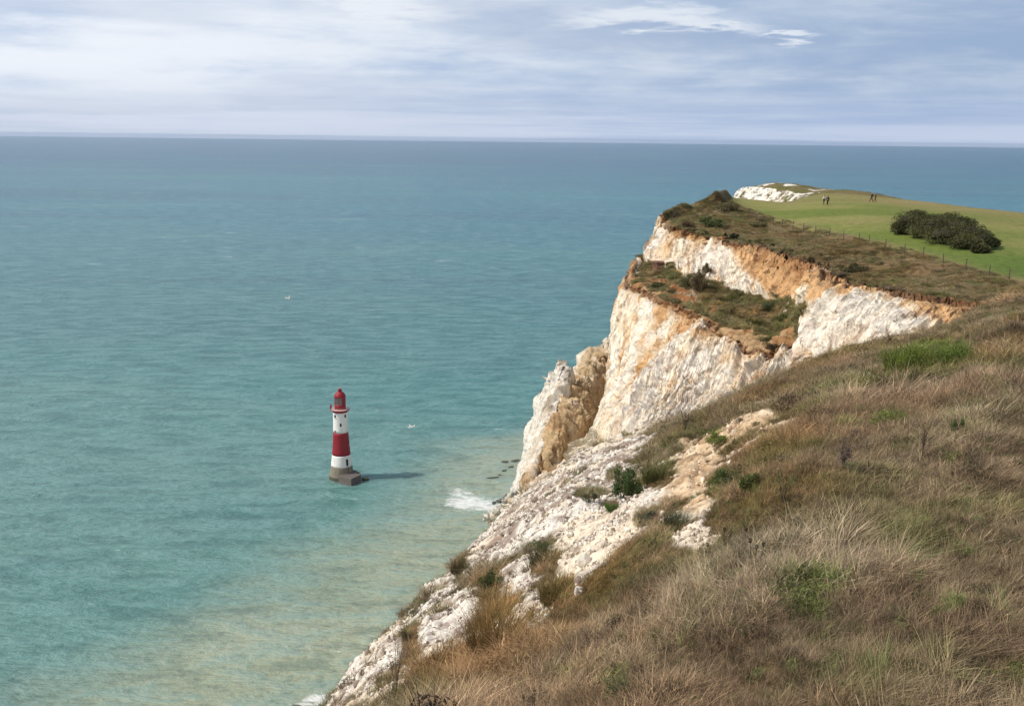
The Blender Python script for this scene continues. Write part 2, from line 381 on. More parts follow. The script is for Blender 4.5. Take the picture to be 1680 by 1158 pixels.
# ------------------------------------------------------------------ headland: one sheet, columns run from near right round to the tip
ROWSEG = [8, 40, 40, 44, 60, 26, 80, 70, 22, 90, 80, 40]
cols = [
 # r1 crest        r2 turf          r3 fence          r4 scrub         r5 edge          r6 soil foot     r7 upper foot     r8 terrace lip    r9               r10              r11              r12 foot
 [(1900,385,-12), (1900,470,-12.8), (1900,545,-13.0), (1880,560,-13.0), (1800,540,-12.9), (1800,552,72), (1790,640,66), (1780,680,64), (1770,700,63), (1740,760,60), (1700,860,56), (1560,1500,-150)],
 [(1690,351,-11.5),(1730,420,-12.4),(1680,466,-13.3), (1670,482,-13.4), (1640,497,-13.3), (1636,512,88), (1600,570,84), (1590,620,80), (1585,640,79), (1560,700,76), (1500,800,70), (1350,1250,-150)],
 [(1650,346,-11.5),(1690,412,-12.2),(1630,453,-13.3), (1615,474,-13.4), (1598,494,-13.4), (1596,520,90), (1545,580,85), (1530,620,81), (1520,640,80), (1500,690,77), (1430,790,70), (1280,1200,-150)],
 [(1600,341,-11.4),(1640,400,-12.0),(1583,442,-13.2), (1550,464,-13.5), (1520,487,-13.5), (1516,505,91), (1470,560,86), (1450,610,83), (1445,625,82), (1420,680,78), (1350,780,70), (1200,1200,-150)],
 [(1560,336,-11.3),(1560,386,-11.8),(1510,419,-13.0), (1480,442,-13.6), (1448,474,-14.4), (1440,484,94), (1402,550,89), (1385,610,86), (1380,625,85), (1350,680,80), (1280,770,72), (1130,1150,-150)],
 [(1510,330,-11.2),(1500,376,-11.7),(1452,404,-12.9), (1420,430,-13.6), (1385,462,-14.7), (1378,474,98), (1340,530,94), (1322,600,90), (1318,612,89), (1290,665,84), (1220,760,74), (1070,1100,-150)],
 [(1450,324,-11.0),(1440,362,-11.5),(1410,396,-12.8), (1385,415,-13.5), (1350,437,-14.0), (1342,460,108), (1325,492,104), (1308,565,97), (1302,580,96), (1262,640,88), (1180,720,78), (1030,1050,-150)],
 [(1400,319,-10.9),(1390,351,-11.4),(1350,381,-12.7), (1330,400,-13.3), (1300,417,-13.6), (1298,445,120), (1288,500,114), (1262,576,97), (1256,592,96), (1215,650,88), (1130,730,78), (980,1000,-150)],
 [(1350,318,-10.9),(1350,344,-11.3),(1310,372,-12.5), (1285,386,-13.1), (1250,404,-13.5), (1246,424,130), (1236,488,122), (1205,552,102), (1198,568,101), (1150,650,92), (1080,740,80), (930,960,-150)],
 [(1290,331,-11.5),(1290,342,-11.6),(1275,362,-12.4), (1240,375,-13.0), (1205,396,-13.5), (1200,410,138), (1190,484,127), (1158,522,110), (1152,536,109), (1104,620,98), (1040,735,84), (900,930,-150)],
 [(1240,328,-11.3),(1245,337,-11.5),(1245,352,-12.0), (1205,364,-12.4), (1165,388,-13.4), (1160,400,148), (1140,462,135), (1112,500,119), (1106,514,118), (1068,610,106), (1008,730,90), (880,880,-150)],
 [(1212,326,-11.1),(1215,332,-11.2),(1216,340,-11.3), (1180,356,-12.2), (1130,379,-13.3), (1126,392,157), (1104,446,146), (1066,478,133), (1062,492,132), (1042,590,122), (990,700,108), (872,830,-150)],
 [(1202,325,-10.9),(1200,328,-10.5),(1190,332,-10.6), (1150,348,-12.2), (1099,365,-13.0), (1095,374,166), (1060,436,158), (1036,460,146), (1028,478,144), (1019,560,137), (996,676,128), (876,800,-150)],
 [(1194,323,-10.6),(1186,325,-10.2),(1176,327,-10.2), (1140,341,-12.1), (1104,362,-13.0), (1102,372,173), (1070,430,168), (1050,450,160), (1042,480,158), (1034,560,152), (1030,676,146), (930,800,-150)],
]
C = np.array([[P(*q) for q in c] for c in cols])            # (nc, 12, 3)
back = C[:, :1].copy(); back[:, :, 1] += 70; back[:, :, 0] += 25; back[:, :, 2] = -3
C = np.concatenate([back, C], 1)                             # row 0 = seaward foot of the far side
ex = C[-1:].copy(); ex += ar(14, 26, -22); ex2 = C[-1:].copy(); ex2 += ar(22, 60, 0); ex2[:, :, 2] = np.minimum(ex2[:, :, 2], 8) - 8
C = np.concatenate([C, ex, ex2], 0)
NC = len(C)
us = np.concatenate([np.linspace(0, 1, 30)[:-1], np.linspace(1, NC-3, 760), np.linspace(NC-3, NC-1, 50)[1:]])
vs = np.concatenate([np.linspace(i, i+1, n, endpoint=False) for i, n in enumerate(ROWSEG)] + [[12.0]])
G = catm(C, us, 0.42)                                        # (nu, 13, 3)
G = np.swapaxes(pchip(np.swapaxes(G, 0, 1), vs), 0, 1)       # (nu, nv, 3)
U, V = np.meshgrid(us, vs, indexing='ij')
# wander of the broken edges
edge = np.exp(-((V-5.2)/0.55)**2); lip = np.exp(-((V-8.2)/0.5)**2)
wv = fbm(np.stack([U*2.3, U*0+3, V*0.2], -1), 1, 5, 21)*1.3 + fbm(np.stack([U*9.0, U*0, V*0.3], -1), 1, 3, 25)*0.6 + fbm(np.stack([U*34.0, U*0, V*0.6], -1), 1, 3, 26)*0.45
N0 = gnormals(G)
if N0[200, 60, 2] < 0: N0 = -N0
hn = N0.copy(); hn[..., 2] = 0
out = ar(-0.75, -0.66, 0)
wv2 = fbm(np.stack([U*2.3, U*0+3, V*0.2], -1), 1, 4, 21)*1.1 + fbm(np.stack([U*20.0, U*0, V*1.5], -1), 1, 3, 27)*0.35
G = G + out*(edge*wv+lip*wv2)[..., None]
N0 = gnormals(G); N0 = -N0 if N0[200, 60, 2] < 0 else N0
face = ss(V, 5.0, 5.4)*(1-ss(V, 6.8, 7.05)*(1-ss(V, 7.95, 8.25)))
no_ter = 1-ss(U, 5.0, 6.2)
face = np.maximum(face, ss(V, 5.0, 5.4)*no_ter)
rocky = face
def bell(x, c, s): return np.exp(-((x-c)/s)**2)
FL = lambda a, b, sd: np.stack([U*a + .25*fbm(np.stack([U*1.5, V*1.2, U*0], -1), 1, 3, sd), V*b, U*0+sd], -1)
gul = ridged(FL(1.9, .45, 5), 1, 3, 5)*1.3 + ridged(FL(5.5, .8, 9), 1, 3, 9)*0.42 + ridged(FL(15, 1.6, 11), 1, 3, 11)*0.26 + ridged(G*ar(1, 1, 0.6), 1.2, 4, 13)*0.16
blk = fbm(G*ar(1, 1, .3), 0.10, 3, 31)*0.8
veg = (1-face)*ss(V, 2.9, 3.3)
ramp_ = np.where(V < 7.6, ss(V, 5.15+.3*(1-ss(U, 4, 6)), 6.1+.9*(1-ss(U, 4, 6))), np.maximum(ss(V, 8.2, 9.2), no_ter)); hump = np.where(V < 7.6, bell(V, 5.3, .35), bell(V, 8.4, .35)*(1-no_ter))
rag = ridged(G, 1.1, 4, 17)*.35 + ridged(FL(24, 2, 19), 1, 2, 19)*.3
G = G + N0*(face*((gul*(1.0-.2*no_ter)+blk)*ramp_ + rag*hump + (cells(G*ar(1, 1, .22), .45, 3)*.20 + cells(G*ar(1, 1, .5), 1.15, 5)*.09)*ss(V, 5.1, 5.5)) + veg*(fbm(G, 0.16, 4, 41)*(0.55+0.6*ss(V, 6.8, 7.1)*(1-ss(V, 7.7, 8))) + fbm(G, 0.8, 3, 44)*0.22) + (1-face)*(V < 3)*fbm(G, 0.05, 3, 46)*0.25)[..., None]*ss(V, 0.9, 1.4)[..., None]
N1 = gnormals(G); N1 = -N1 if N1[200, 60, 2] < 0 else N1
# colours of the bare materials
nz = N1[..., 2]
nA = fbm(G*ar(1, 1, .25), 0.22, 4, 51); nB = fbm(G, 0.7, 4, 52); nC = .45*fbm(FL(9, .9, 53), 1, 4, 53)+.3*fbm(FL(3, .5, 57), 1, 3, 57)+.35*fbm(G, .35, 4, 56); nD = fbm(G, 0.08, 3, 54)
rock = mixc(np.broadcast_to(WHITE, G.shape), CREAM*1.06, .18+.35*ss(nA+nC*.4, -.2, .5))
rock = mixc(rock, GREY*1.15, np.clip(ss(fbm(FL(12, 1.2, 58), 1, 4, 58), 0.15, 0.6)*0.32, 0, 1))
fl_ = np.abs(((G[..., 2]+.35*nB+.06*G[..., 0])/3.1) % 1 - .5)
rock = mixc(rock, ar(.33, .28, .23), ss(fl_, .035, .012)*ss(fbm(G, .5, 3, 59), -.05, .3)*.55)
def bell(x, c, s): return np.exp(-((x-c)/s)**2)
up = (V < 7.6)
orange = np.where(up, (1-ss(V, 5.55+0.9*bell(U, 7.2, 1.6)+0.35*(U < 6)+0.25*(U < 3.4), 6.15+0.9*bell(U, 7.2, 1.6)+0.45*(U < 6)+0.25*(U < 3.4)))*(1-0.75*ss(U, 10.6, 12)),
                  (1-ss(V, 8.8, 10.2))*0.62 + 0.30*bell(V, 10.2, 1.4)*ss(nC, -0.1, 0.35))
orange = np.where((~up) & (U < 6), orange*no_ter*0.0 + 0.25*ss(nC, 0, .5), orange)
orange = np.clip(orange + 0.55*bell(U, 7.1, 1.3)*bell(V, 6.3, .9) + 0.10 + nA*0.6 + nC*0.4 + nB*0.15, 0, 1)
rock = mixc(rock, CREAM, np.clip(orange*1.4, 0, 1)); rock = mixc(rock, ORANGE, np.clip(orange*1.5-0.65, 0, 1)*0.85)
rust = np.clip(0.12+np.where(up, (1-ss(V, 5.35, 6.05+0.7*bell(U, 7.4, 1.4))), (1-ss(V, 8.55, 9.25))*(1-no_ter)*1.2)*(1-0.5*ss(U, 11.2, 12.3)) + nB*0.5+nC*0.2-0.12, 0, 1)
rock = mixc(rock, CREAM, ss(V, 10.5, 11.2)*.6); rock = mixc(rock, RUST, rust*0.85)
soil = np.clip(np.where(up, 1-ss(V, 5.15+.35*(1-ss(U, 3.4, 4.8)), 5.7+.55*(1-ss(U, 3.4, 4.8))), (1-ss(V, 8.3, 8.8))*(1-no_ter))*1.3 + nB*0.5-0.25, 0, 1)
rock = mixc(rock, SOIL, soil*0.8)
turf = mixc(np.broadcast_to(TURF2*1.45, G.shape), TURF*1.3, np.clip(0.5+fbm(G*ar(.6, 1.2, 1), 0.07, 4, 61)*1.1 + nB*0.2, 0, 1))
turf = mixc(turf, ar(.09, .150, .03), bell(V, 2.45, 0.45)*ss(U, 6, 1)*0.8)
turf = mixc(turf, ar(.27, .21, .10), bell(V, 1.1, .28)*.6+bell(V, 2.95, .12)*.55+ss(fbm(G*ar(.35, 1.6, 1), .09, 4, 63), .25, .6)*.35)
scr = mixc(np.broadcast_to(SCRUB, G.shape), ar(.20, .135, .07), ss(nD+nB*0.6, 0, 0.6)); scr = mixc(scr, ar(.09, .10, .032), ss(nA+nB*0.5, 0.15, 0.6)*0.8)
scr = mixc(scr, ar(.24, .19, .12), ss(fbm(G, .35, 3, 66), .2, .6)*0.35)
g = mixc(turf, scr, ss(V + nD*0.14 + nB*0.05 + 1.9*ss(U, 11.4, 12.2), 2.92, 3.06))
ter = mixc(scr, ar(.10, .11, .035), 0.5*ss(nB, -0.2, 0.4)); ter = mixc(ter, ORANGE*.8, ss(nA+nB*0.7, 0.15, 0.6)*0.6); ter = mixc(ter, CREAM*.9, ss(nA*.5+nB, 0.45, 0.8)*0.5)
g = mixc(g, ter, ss(V, 6.5, 6.9))
cover = 1-rocky
cover = np.clip(cover + (nB*0.6+nA*0.3)*4*cover*(1-cover), 0, 1)
cover = np.where((nz < 0.45) & (V > 5), 0, cover)
shoulder = ss(U, 11.5, 12.2)*ss(V, 7.25, 7.6)*(V < 8.5) + (U > 12.6)*(V > 6.9)
lipbare = ss(V+.30*nA+.22*nB-.12*bell(U, 9.5, 1.0), 7.62, 7.86)*ss(U, 5.6, 6.2)*(V < 8.6)
cover = cover*(1-lipbare)
scarp = bell(V+.12*nB+.1*nA-.05*np.sin(U*5), 7.5, .055)*ss(U, 8.2, 8.8)*(1-ss(U, 11.2, 11.7))
cover = cover*(1-np.clip(scarp*1.6, 0, 1))
rock = mixc(rock, ar(.50, .34, .18), np.clip(lipbare*.8*(V < 8.2), 0, 1)); rock = mixc(rock, RUST*.9, np.clip(lipbare*(V < 8.3)*ss(nB, -.1, .4)*.7, 0, 1)); rock = mixc(rock, RUST*.8, np.clip(scarp*1.5, 0, 1))
cover = cover*(1-np.clip(shoulder*1.2+nB*.3*(shoulder > .05), 0, 1))
# ragged turf hanging over the soil
alb = mixc(rock, g, ss(cover, 0.35, 0.6))
far = V < 1.0; alb[far] = WHITE
HLG = G; HLU = U; HLV = V; HLcov = cover
me = mesh_np('headland', G.reshape(-1, 3), gridfaces(*G.shape[:2]), M_CLIFF, True, {'rock': 1-ss(cover, .3, .6).ravel()}, {'alb': alb.reshape(-1, 3)})
cf_ = cover[:-1, :-1].ravel(); vf_ = V[:-1, :-1].ravel(); me.polygons.foreach_set('use_smooth', ~((cf_ < .4) & (vf_ > 5)))
link('chalk_headland', me, kind='structure')
bvh_head = BVHTree.FromPolygons([Vector(v) for v in G[::2, ::2].reshape(-1, 3)], gridfaces(*G[::2, ::2].shape[:2]).tolist())

# ------------------------------------------------------------------ spur and pinnacle below the headland
def rocksheet(name, cols, segs, nu, seed, stain, amp=1.0, drop=(1.6, 1.4)):
    C = np.array([[P(*q) for q in c] for c in cols]); us = np.linspace(0, len(C)-1, nu)
    vs = np.concatenate([np.linspace(i, i+1, n, endpoint=False) for i, n in enumerate(segs)]+[[float(len(segs))]])
    G = catm(C, us, 0.4); G = np.swapaxes(pchip(np.swapaxes(G, 0, 1), vs), 0, 1)
    U, V = np.meshgrid(us, vs, indexing='ij')
    G = G + ar(0, 0, 1)*((1-ss(V, 0, 0.8))*(fbm(np.stack([U*3, U*0, U*0], -1), 1, 4, seed)*drop[1]+fbm(np.stack([U*11, U*0, U*0], -1), 1, 3, seed)*0.7 + 1.3*(_h(np.floor(U*2.3+.3*np.sin(U*9)).astype(np.int64), np.zeros(U.shape, np.int64), np.zeros(U.shape, np.int64), seed)*2-1) + .6*(_h(np.floor(U*6.1).astype(np.int64), np.zeros(U.shape, np.int64), np.zeros(U.shape, np.int64), seed+1)*2-1) - drop[0]))[..., None]
    N = gnormals(G); N = np.where(((N*(ar(0, 0, CAMZ)-G)).sum(-1) < 0)[..., None], -N, N)
    G = G + N*amp*(ridged(G*ar(1, 1, .12), .20, 3, seed)*1.3+ridged(G*ar(1, 1, .18), .55, 4, seed+3)*.75+ridged(G, 1.3, 4, seed+5)*.22 + cells(G*ar(1, 1, .25), .32, seed)*.45 + cells(G*ar(1, 1, .5), .9, seed+1)*.18 - 2.2*ss(ridged(G*ar(1, 1, .07), .16, 2, seed+12), .55, .85))[..., None]
    nC = fbm(G*ar(1, 1, .15), 0.5, 4, seed+7); nB = fbm(G, .6, 4, seed+8)
    st = np.clip(stain(U, V)+nC*.5+nB*.25, 0, 1)
    a = mixc(np.broadcast_to(WHITE*.88, G.shape), GREY, ss(nC, .1, .6)*.4); a = mixc(a, CREAM*.85, np.clip(st*1.5, 0, 1)); a = mixc(a, ar(.44, .30, .15), np.clip(st*1.5-.6, 0, 1)*.8); a = mixc(a, RUST*1.2, ss(fbm(G, .3, 3, seed+9), .15, .5)*st*.35)
    me = mesh_np(name, G.reshape(-1, 3), gridfaces(*G.shape[:2]), M_CLIFF, False, {'rock': np.ones(G.shape[:2])}, {'alb': a.reshape(-1, 3)})
    return link(name, me, kind='structure'), G
spur_cols = [
 [(1075,500,204), (1050,600,190), (1040,680,178), (1030,760,166), (1010,860,135), (900,1000,-151)],
 [(1024,528,200), (1008,610,186), (1000,680,174), (978,742,160), (950,830,126), (860,950,-151)],
 [(1004,543,195), (998,612,182), (986,682,170), (955,750,157), (925,822,126), (840,920,-151)],
 [(984,554,190), (978,616,177), (968,686,166), (935,758,154), (905,815,124), (825,900,-151)],
 [(964,566,185), (962,625,172), (955,695,162), (915,768,151), (890,812,128), (815,880,-151)],
 [(952,597,180), (948,640,168), (938,705,158), (900,778,149), (877,815,133), (808,865,-151)],
 [(944,634,176), (934,655,165), (920,712,156), (886,785,149), (866,818,138), (804,858,-151)],
 [(938,660,173), (925,680,163), (905,730,156), (876,795,150), (859,824,143), (802,853,-151)],
 [(930,676,186), (922,690,180), (903,735,176), (872,797,170), (856,826,160), (800,855,-151)]]
rocksheet('chalk_spur', spur_cols, [50, 60, 60, 60, 40], 300, 71, lambda U, V: 0.25+0.8*bell(V, 1.5, 1.4)*ss(U, 0.1, 0.8), 1.0, (3.4, 1.2))
pin_cols = [
 [(946,664,186), (945,680,186), (942,700,186), (930,740,180), (915,800,174), (890,860,-151)],
 [(937,630,176), (928,660,170), (915,702,166), (893,750,160), (873,795,153), (850,865,-151)],
 [(931,596,170), (922,650,165), (908,697,161), (884,748,156), (866,792,151), (836,870,-151)],
 [(923,602,171), (906,650,168), (893,694,165), (874,744,160), (860,796,156), (822,860,-151)],
 [(908,618,174), (892,656,172), (880,700,170), (869,745,166), (853,800,160), (806,856,-151)],
 [(896,636,178), (882,664,177), (871,704,176), (867,748,173), (846,804,168), (797,853,-151)],
 [(888,650,184), (878,672,184), (870,706,184), (867,750,182), (843,806,178), (795,851,-151)],
 [(892,652,198), (884,676,198), (880,706,198), (876,750,196), (860,806,196), (820,840,-151)],
]
rocksheet('chalk_pinnacle', pin_cols, [50, 60, 60, 50, 60], 300, 83, lambda U, V: 0.85*(1-ss(U, 1.2, 2.3))*ss(V, .1, .9)-0.25*ss(U, 2, 3)+.12, 0.65, (.4, .8))

# ------------------------------------------------------------------ far white headland
far_cols = [
 [(1480,327,235), (1470,326,232), (1460,330,228), (1440,345,220), (1420,420,215)],
 [(1440,320,262), (1425,323,250), (1400,330,238), (1390,345,232), (1380,420,225)],
 [(1392,313,275), (1368,320,262), (1352,325,250), (1350,336,246), (1345,420,240)],
 [(1352,309,285), (1330,318,272), (1322,323,266), (1316,334,262), (1310,420,255)],
 [(1318,305,292), (1300,313,282), (1298,318,280), (1290,336,276), (1280,420,270)],
 [(1290,303,296), (1268,309,288), (1266,312,287), (1258,336,284), (1250,420,280)],
 [(1262,303,300), (1244,306,292), (1242,308,291), (1232,336,288), (1225,420,284)],
 [(1240,305,303), (1222,307,297), (1220,309,296), (1210,334,292), (1205,420,288)],
 [(1226,307,306), (1211,313,302), (1209,316,301), (1204,334,298), (1200,420,294)],
 [(1222,310,316), (1210,316,314), (1209,318,314), (1208,334,312), (1206,420,310)],
]
Cf = np.array([[P(*q) for q in c] for c in far_cols]); bk = Cf[:, :1].copy(); bk += ar(30, 90, -12); bk0 = bk + ar(10, 40, -140)
Cf = np.concatenate([bk0, bk, Cf], 1)
uf = np.linspace(0, len(Cf)-1, 260); vf = np.concatenate([np.linspace(0, 2, 16)[:-1], np.linspace(2, 6, 130)])
Gf = catm(Cf, uf, .4); Gf = np.swapaxes(pchip(np.swapaxes(Gf, 0, 1), vf), 0, 1); Uf, Vf = np.meshgrid(uf, vf, indexing='ij')
fr = ss(Vf, 3.0, 3.4)
Gf = Gf + ar(-.6, -.8, 0)*(fr*(ridged(Gf*ar(1, 1, .5), .2, 4, 91)*1.2+fbm(Gf, .8, 3, 92)*.6))[..., None] + ar(0, 0, 1)*((1-fr)*fbm(Gf, .12, 4, 93)*.5)[..., None]
nf = fbm(Gf, .25, 4, 94); cv = ss(1-ss(Vf, 2.9, 3.9)+nf*.9+0.35*(3.4-np.minimum(Uf, 3.4)), .42, .62)
gf = mixc(np.broadcast_to(ar(.16, .13, .06), Gf.shape), ar(.12, .12, .04), ss(nf, -.2, .3))
cv = np.clip(cv+ss(fbm(Gf*ar(1, 1, .6), .5, 4, 96)+.25*(Uf < 5)+.5*(Uf < 3.2), .25, .5)*.9*(Vf > 3), 0, 1)
af = mixc(np.broadcast_to(WHITE*.93, Gf.shape), gf, cv)
link('far_chalk_headland', mesh_np('far_chalk_headland', Gf.reshape(-1, 3), gridfaces(*Gf.shape[:2]), M_CLIFF, True, {'rock': 1-cv}, {'alb': af.reshape(-1, 3)}), kind='structure')

# ------------------------------------------------------------------ near slope (polar grid about the viewpoint)
sil = [(2300,455,75), (2000,470,72), (1800,478,68), (1690,492,63), (1625,503,60), (1560,538,54), (1480,562,49), (1400,578,46), (1340,598,44), (1270,628,42), (1200,663,40),
       (1130,690,40), (1060,713,42), (1023,722,44), (951,748,46), (886,794,45), (827,851,41), (800,878,38), (770,900,36), (742,936,33), (700,966,30), (680,1000,28),
       (650,1032,26), (620,1062,25), (590,1096,24), (560,1130,22), (520,1180,20), (450,1290,17), (300,1500,14), (0,1900,11)]
sd = rays([q[0] for q in sil], [q[1] for q in sil]); saz = np.arctan2(sd[:, 0], sd[:, 1]); stt = -sd[:, 2]/np.hypot(sd[:, 0], sd[:, 1]); sD = np.array([q[2] for q in sil], float)*1.25
o_ = np.argsort(saz); saz, stt, sD = saz[o_], stt[o_], sD[o_]
H0 = 5.0
def slope_z(az, r, full=True):
    t = np.interp(az, saz, stt); D = np.interp(az, saz, sD); b = H0/D**2; a = t-2*H0/D
    z = -(H0*ss(r, -1.5, 5.0)**0.8 + a*r + b*r*r)
    x = np.maximum(r-D, 0); zs = -D*t
    gentle = ss(az, R(24.5), R(27))
    dropz = -(t*x + lerp(0.03, 0.002, gentle)*x*x)
    Rf = 0.93*CAMZ/t
    k = np.clip((r-D)/(Rf-D), 0, 1.2)
    foot = -(CAMZ+2+zs)*(1-(1-np.clip(k, 0, 1))**1.9) - 60*np.maximum((r-D)/(Rf-D)-1, 0)
    foot = lerp(foot, -(t*x+0.0008*x*x), gentle)
    z = np.where(r > D, zs+foot, z)
    P3 = np.stack([r*np.sin(az), r*np.cos(az), z], -1)
    lump = fbm(P3, .22, 4, 101)*.34*ss(r, 1, 8) + fbm(P3, .75, 4, 103)*.16*ss(r, 2, 8) + fbm(P3*ar(1, 1, .4), .07, 4, 105)*5*ss(r-D, 2, 40)*(1-gentle)*(1-ss(k, .8, 1))
    return z+lump
nr = 620; ra = np.concatenate([np.geomspace(0.4, 95, nr), np.geomspace(97, 470, 110)])
azs = np.concatenate([np.linspace(R(-80), R(-24), 120)[:-1], np.linspace(R(-24), R(36), 900), np.linspace(R(36), R(100), 90)[1:]])
AZ, RR = np.meshgrid(azs, ra, indexing='ij')
Z = slope_z(AZ, RR)
GN_ = np.stack([RR*np.sin(AZ), RR*np.cos(AZ), Z+CAMZ], -1)
CHALK = [(1085,700), (1023,712), (951,738), (886,780), (820,830), (740,915), (650,1010), (540,1110), (380,1260), (300,1420), (500,1400), (610,1230), (662,1140), (700,1105), (770,1066), (850,1055), (893,1022), (935,985), (985,940), (1012,900), (1052,872), (1100,858), (1160,846), (1172,815), (1150,790), (1160,750), (1130,735), (1090,742), (1060,730)]
ORPOLY = [(1110,715), (1160,690), (1235,668), (1300,676), (1270,716), (1200,745), (1165,790), (1180,825), (1120,850), (1085,815), (1100,770)]
def softpoly(px, py, poly, s=9):
    acc = 0
    for a in range(9):
        q = a*2*math.pi/8; rr = 0 if a == 8 else s
        acc = acc + inpoly(px+rr*math.cos(q), py+rr*math.sin(q)*.8, poly)
    return acc/9.
CL_A = [(815,1010,42,74), (760,1090,40,30), (895,925,32,48), (925,965,20,30), (1080,775,38,42), (1040,800,26,22), (1005,830,16,10), (800,950,28,20), (1060,850,40,18), (965,805,24,16), (1100,830,22,18), (720,1110,34,26), (675,1060,18,40), (752,918,14,18), (1010,780,20,14), (1150,700,40,14)]
def cover_at(G, px, py):
    """1 = grass grows, 0 = bare ground"""
    n = fbm(G, .45, 4, 111); n2 = fbm(G, 1.6, 3, 112)
    ch = softpoly(px, py, CHALK, 12); orr = softpoly(px, py, ORPOLY, 16)
    bare = np.maximum(ch*.93, orr*.52)
    clump = 0
    for cx, cy, rx, ry in CL_A: clump = np.maximum(clump, np.exp(-(((px-cx)/rx)**2+((py-cy)/ry)**2)**1.5))
    pt = np.exp(-(((px-1140)/34)**2+((py-882)/26)**2)**2)
    bare = np.maximum(bare*(1-clump*.95), pt)
    return np.clip(1-bare + n*.5*(bare > .05) + n2*.42*(bare > .05) - .05*(bare > .05), 0, 1), ch, orr, pt
px, py = proj(GN_); inf = (RR > 3.5) & (np.cos(AZ) > .2)
D_ = np.interp(AZ, saz, sD)
cov, ch, orr, pt = cover_at(GN_, px, py)
beyond = ss(RR-D_, 0, 3); left = ss(px, 1180, 1090)
n1 = fbm(GN_, .35, 4, 121); n2 = fbm(GN_, 1.5, 4, 122); n3 = fbm(GN_, 5, 3, 123); n4 = fbm(GN_, .12, 3, 124)
rk = mixc(np.broadcast_to(WHITE*.84, GN_.shape), ar(.50, .42, .38), ss(n2+n3*.5, 0, .6)*.7)
rk = mixc(rk, CREAM*1.02, ss(fbm(GN_, .5, 3, 127), -.15, .4)*.6)
rk = mixc(rk, ar(.25, .19, .155), ss(n1*.7+n2*.8+n3*.3, -.05, .4)*.85)
rk = mixc(rk, ar(.30, .235, .20), ss(RR-D_, -14, -3)*ss(px, 900, 980)*ss(n2+.4, 0, .5)*.8)
og = np.clip(np.maximum(orr, pt*.5)*1.15 + ss(n4+n1*.5, .1, .6)*.55, 0, 1)
rk = mixc(rk, CREAM*.95, og); rk = mixc(rk, ar(.50, .31, .16), np.clip(orr*1.2+n2*.7+n1*.5-.45, 0, 1)*.85); rk = mixc(rk, ar(.27, .19, .12), orr*ss(n2+n3*.5+n1*.5, .05, .5)*.7)
gr = mixc(np.broadcast_to(ar(.10, .07, .035), GN_.shape), ar(.07, .075, .025), ss(n1, -.1, .4))
ab = mixc(rk, gr, ss(cov, .35, .7))
chl = mixc(np.broadcast_to(WHITE*.9, GN_.shape), CREAM, ss(n1, 0, .6)*.6)
ab = mixc(ab, chl, beyond*(1-ss(AZ, R(24), R(26))))
ab = mixc(ab, gr*1.2, beyond*ss(AZ, R(24), R(26)))
GN_ = GN_ + ar(0, 0, 1)*((1-ss(cov, .3, .7))*(1-beyond)*(ridged(GN_, 1.3, 4, 131)*.10+fbm(GN_, 4, 3, 133)*.05))[..., None]
link('grass_slope', mesh_np('grass_slope', GN_.reshape(-1, 3), gridfaces(*GN_.shape[:2]), M_NEAR, True, {'rock': (1-cov)}, {'alb': ab.reshape(-1, 3)}), kind='structure')
gs = GN_[::2, ::2]; bvh_near = BVHTree.FromPolygons([Vector(v) for v in gs.reshape(-1, 3)], gridfaces(*gs.shape[:2]).tolist())

def hit(px, py, which='any'):
    d = Vector(rays(px, py)).normalized(); o = Vector((0, 0, CAMZ)); best = None
    for nm, b in (('near', bvh_near), ('head', bvh_head)):
        if which not in ('any', nm): continue
        h = b.ray_cast(o, d)
        if h[0] is not None and (best is None or h[3] < best[1]): best = (h[0], h[3], h[1])
    return best

# ------------------------------------------------------------------ vegetation meshes (numpy)
def blades(n, h, spread, wid, bend=0.5, wind=(0.35, 0.0), seg=3, seed=0, hv=0.45, dead=0.15, lean=0.35):
    """n curved tapering blades rooted in a disc -> (V, F, bv)"""
    g = np.random.default_rng(seed)
    a = g.uniform(0, 2*np.pi, n); r = spread*np.sqrt(g.uniform(0, 1, n))
    base = np.stack([r*np.cos(a), r*np.sin(a), np.full(n, -0.04*h)], -1)
    H = h*(1-hv+hv*2*g.uniform(0, 1, n))*np.where(g.uniform(0, 1, n) < .08, 1.35, 1)
    th = a + g.normal(0, 0.9, n); d = np.stack([np.cos(th), np.sin(th)], -1)*np.abs(g.normal(lean, .25, n))[:, None] + ar(*wind)
    k = bend*g.uniform(.4, 1.5, n)
    sd = np.stack([-np.sin(th), np.cos(th)], -1) + g.normal(0, .3, (n, 2)); sd /= np.linalg.norm(sd, axis=-1, keepdims=True)
    V = []; B = []; bv0 = np.clip(g.normal(.45, .2, n), 0, .95); bv0 = np.where(g.uniform(0, 1, n) < dead, 1.0, bv0)
    curl = g.normal(0, .25, n)
    for i in range(seg+1):
        t = i/seg; wv = wid*(1-t**1.4)*(.6+.8*g.uniform(0, 1, n)) if i < seg else np.full(n, wid*.12)
        xy = base[:, :2] + d*(H*(t*.5+k*t*t))[:, None] + sd*(curl*H*t*t*.5)[:, None]
        z = base[:, 2] + H*(t-.45*k*t*t)
        c = np.concatenate([xy, z[:, None]], -1); s = np.concatenate([sd, np.zeros((n, 1))], -1)*wv[:, None]
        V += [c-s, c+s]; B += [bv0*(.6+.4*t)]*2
    V = np.stack(V, 1); B = np.stack(B, 1)                     # (n, 2(seg+1), 3)
    f = np.array([[2*i, 2*i+1, 2*i+3, 2*i+2] for i in range(seg)])
    Fq = (np.arange(n)[:, None, None]*(2*(seg+1)) + f[None]).reshape(-1, 4)
    return V.reshape(-1, 3), Fq, B.reshape(-1)
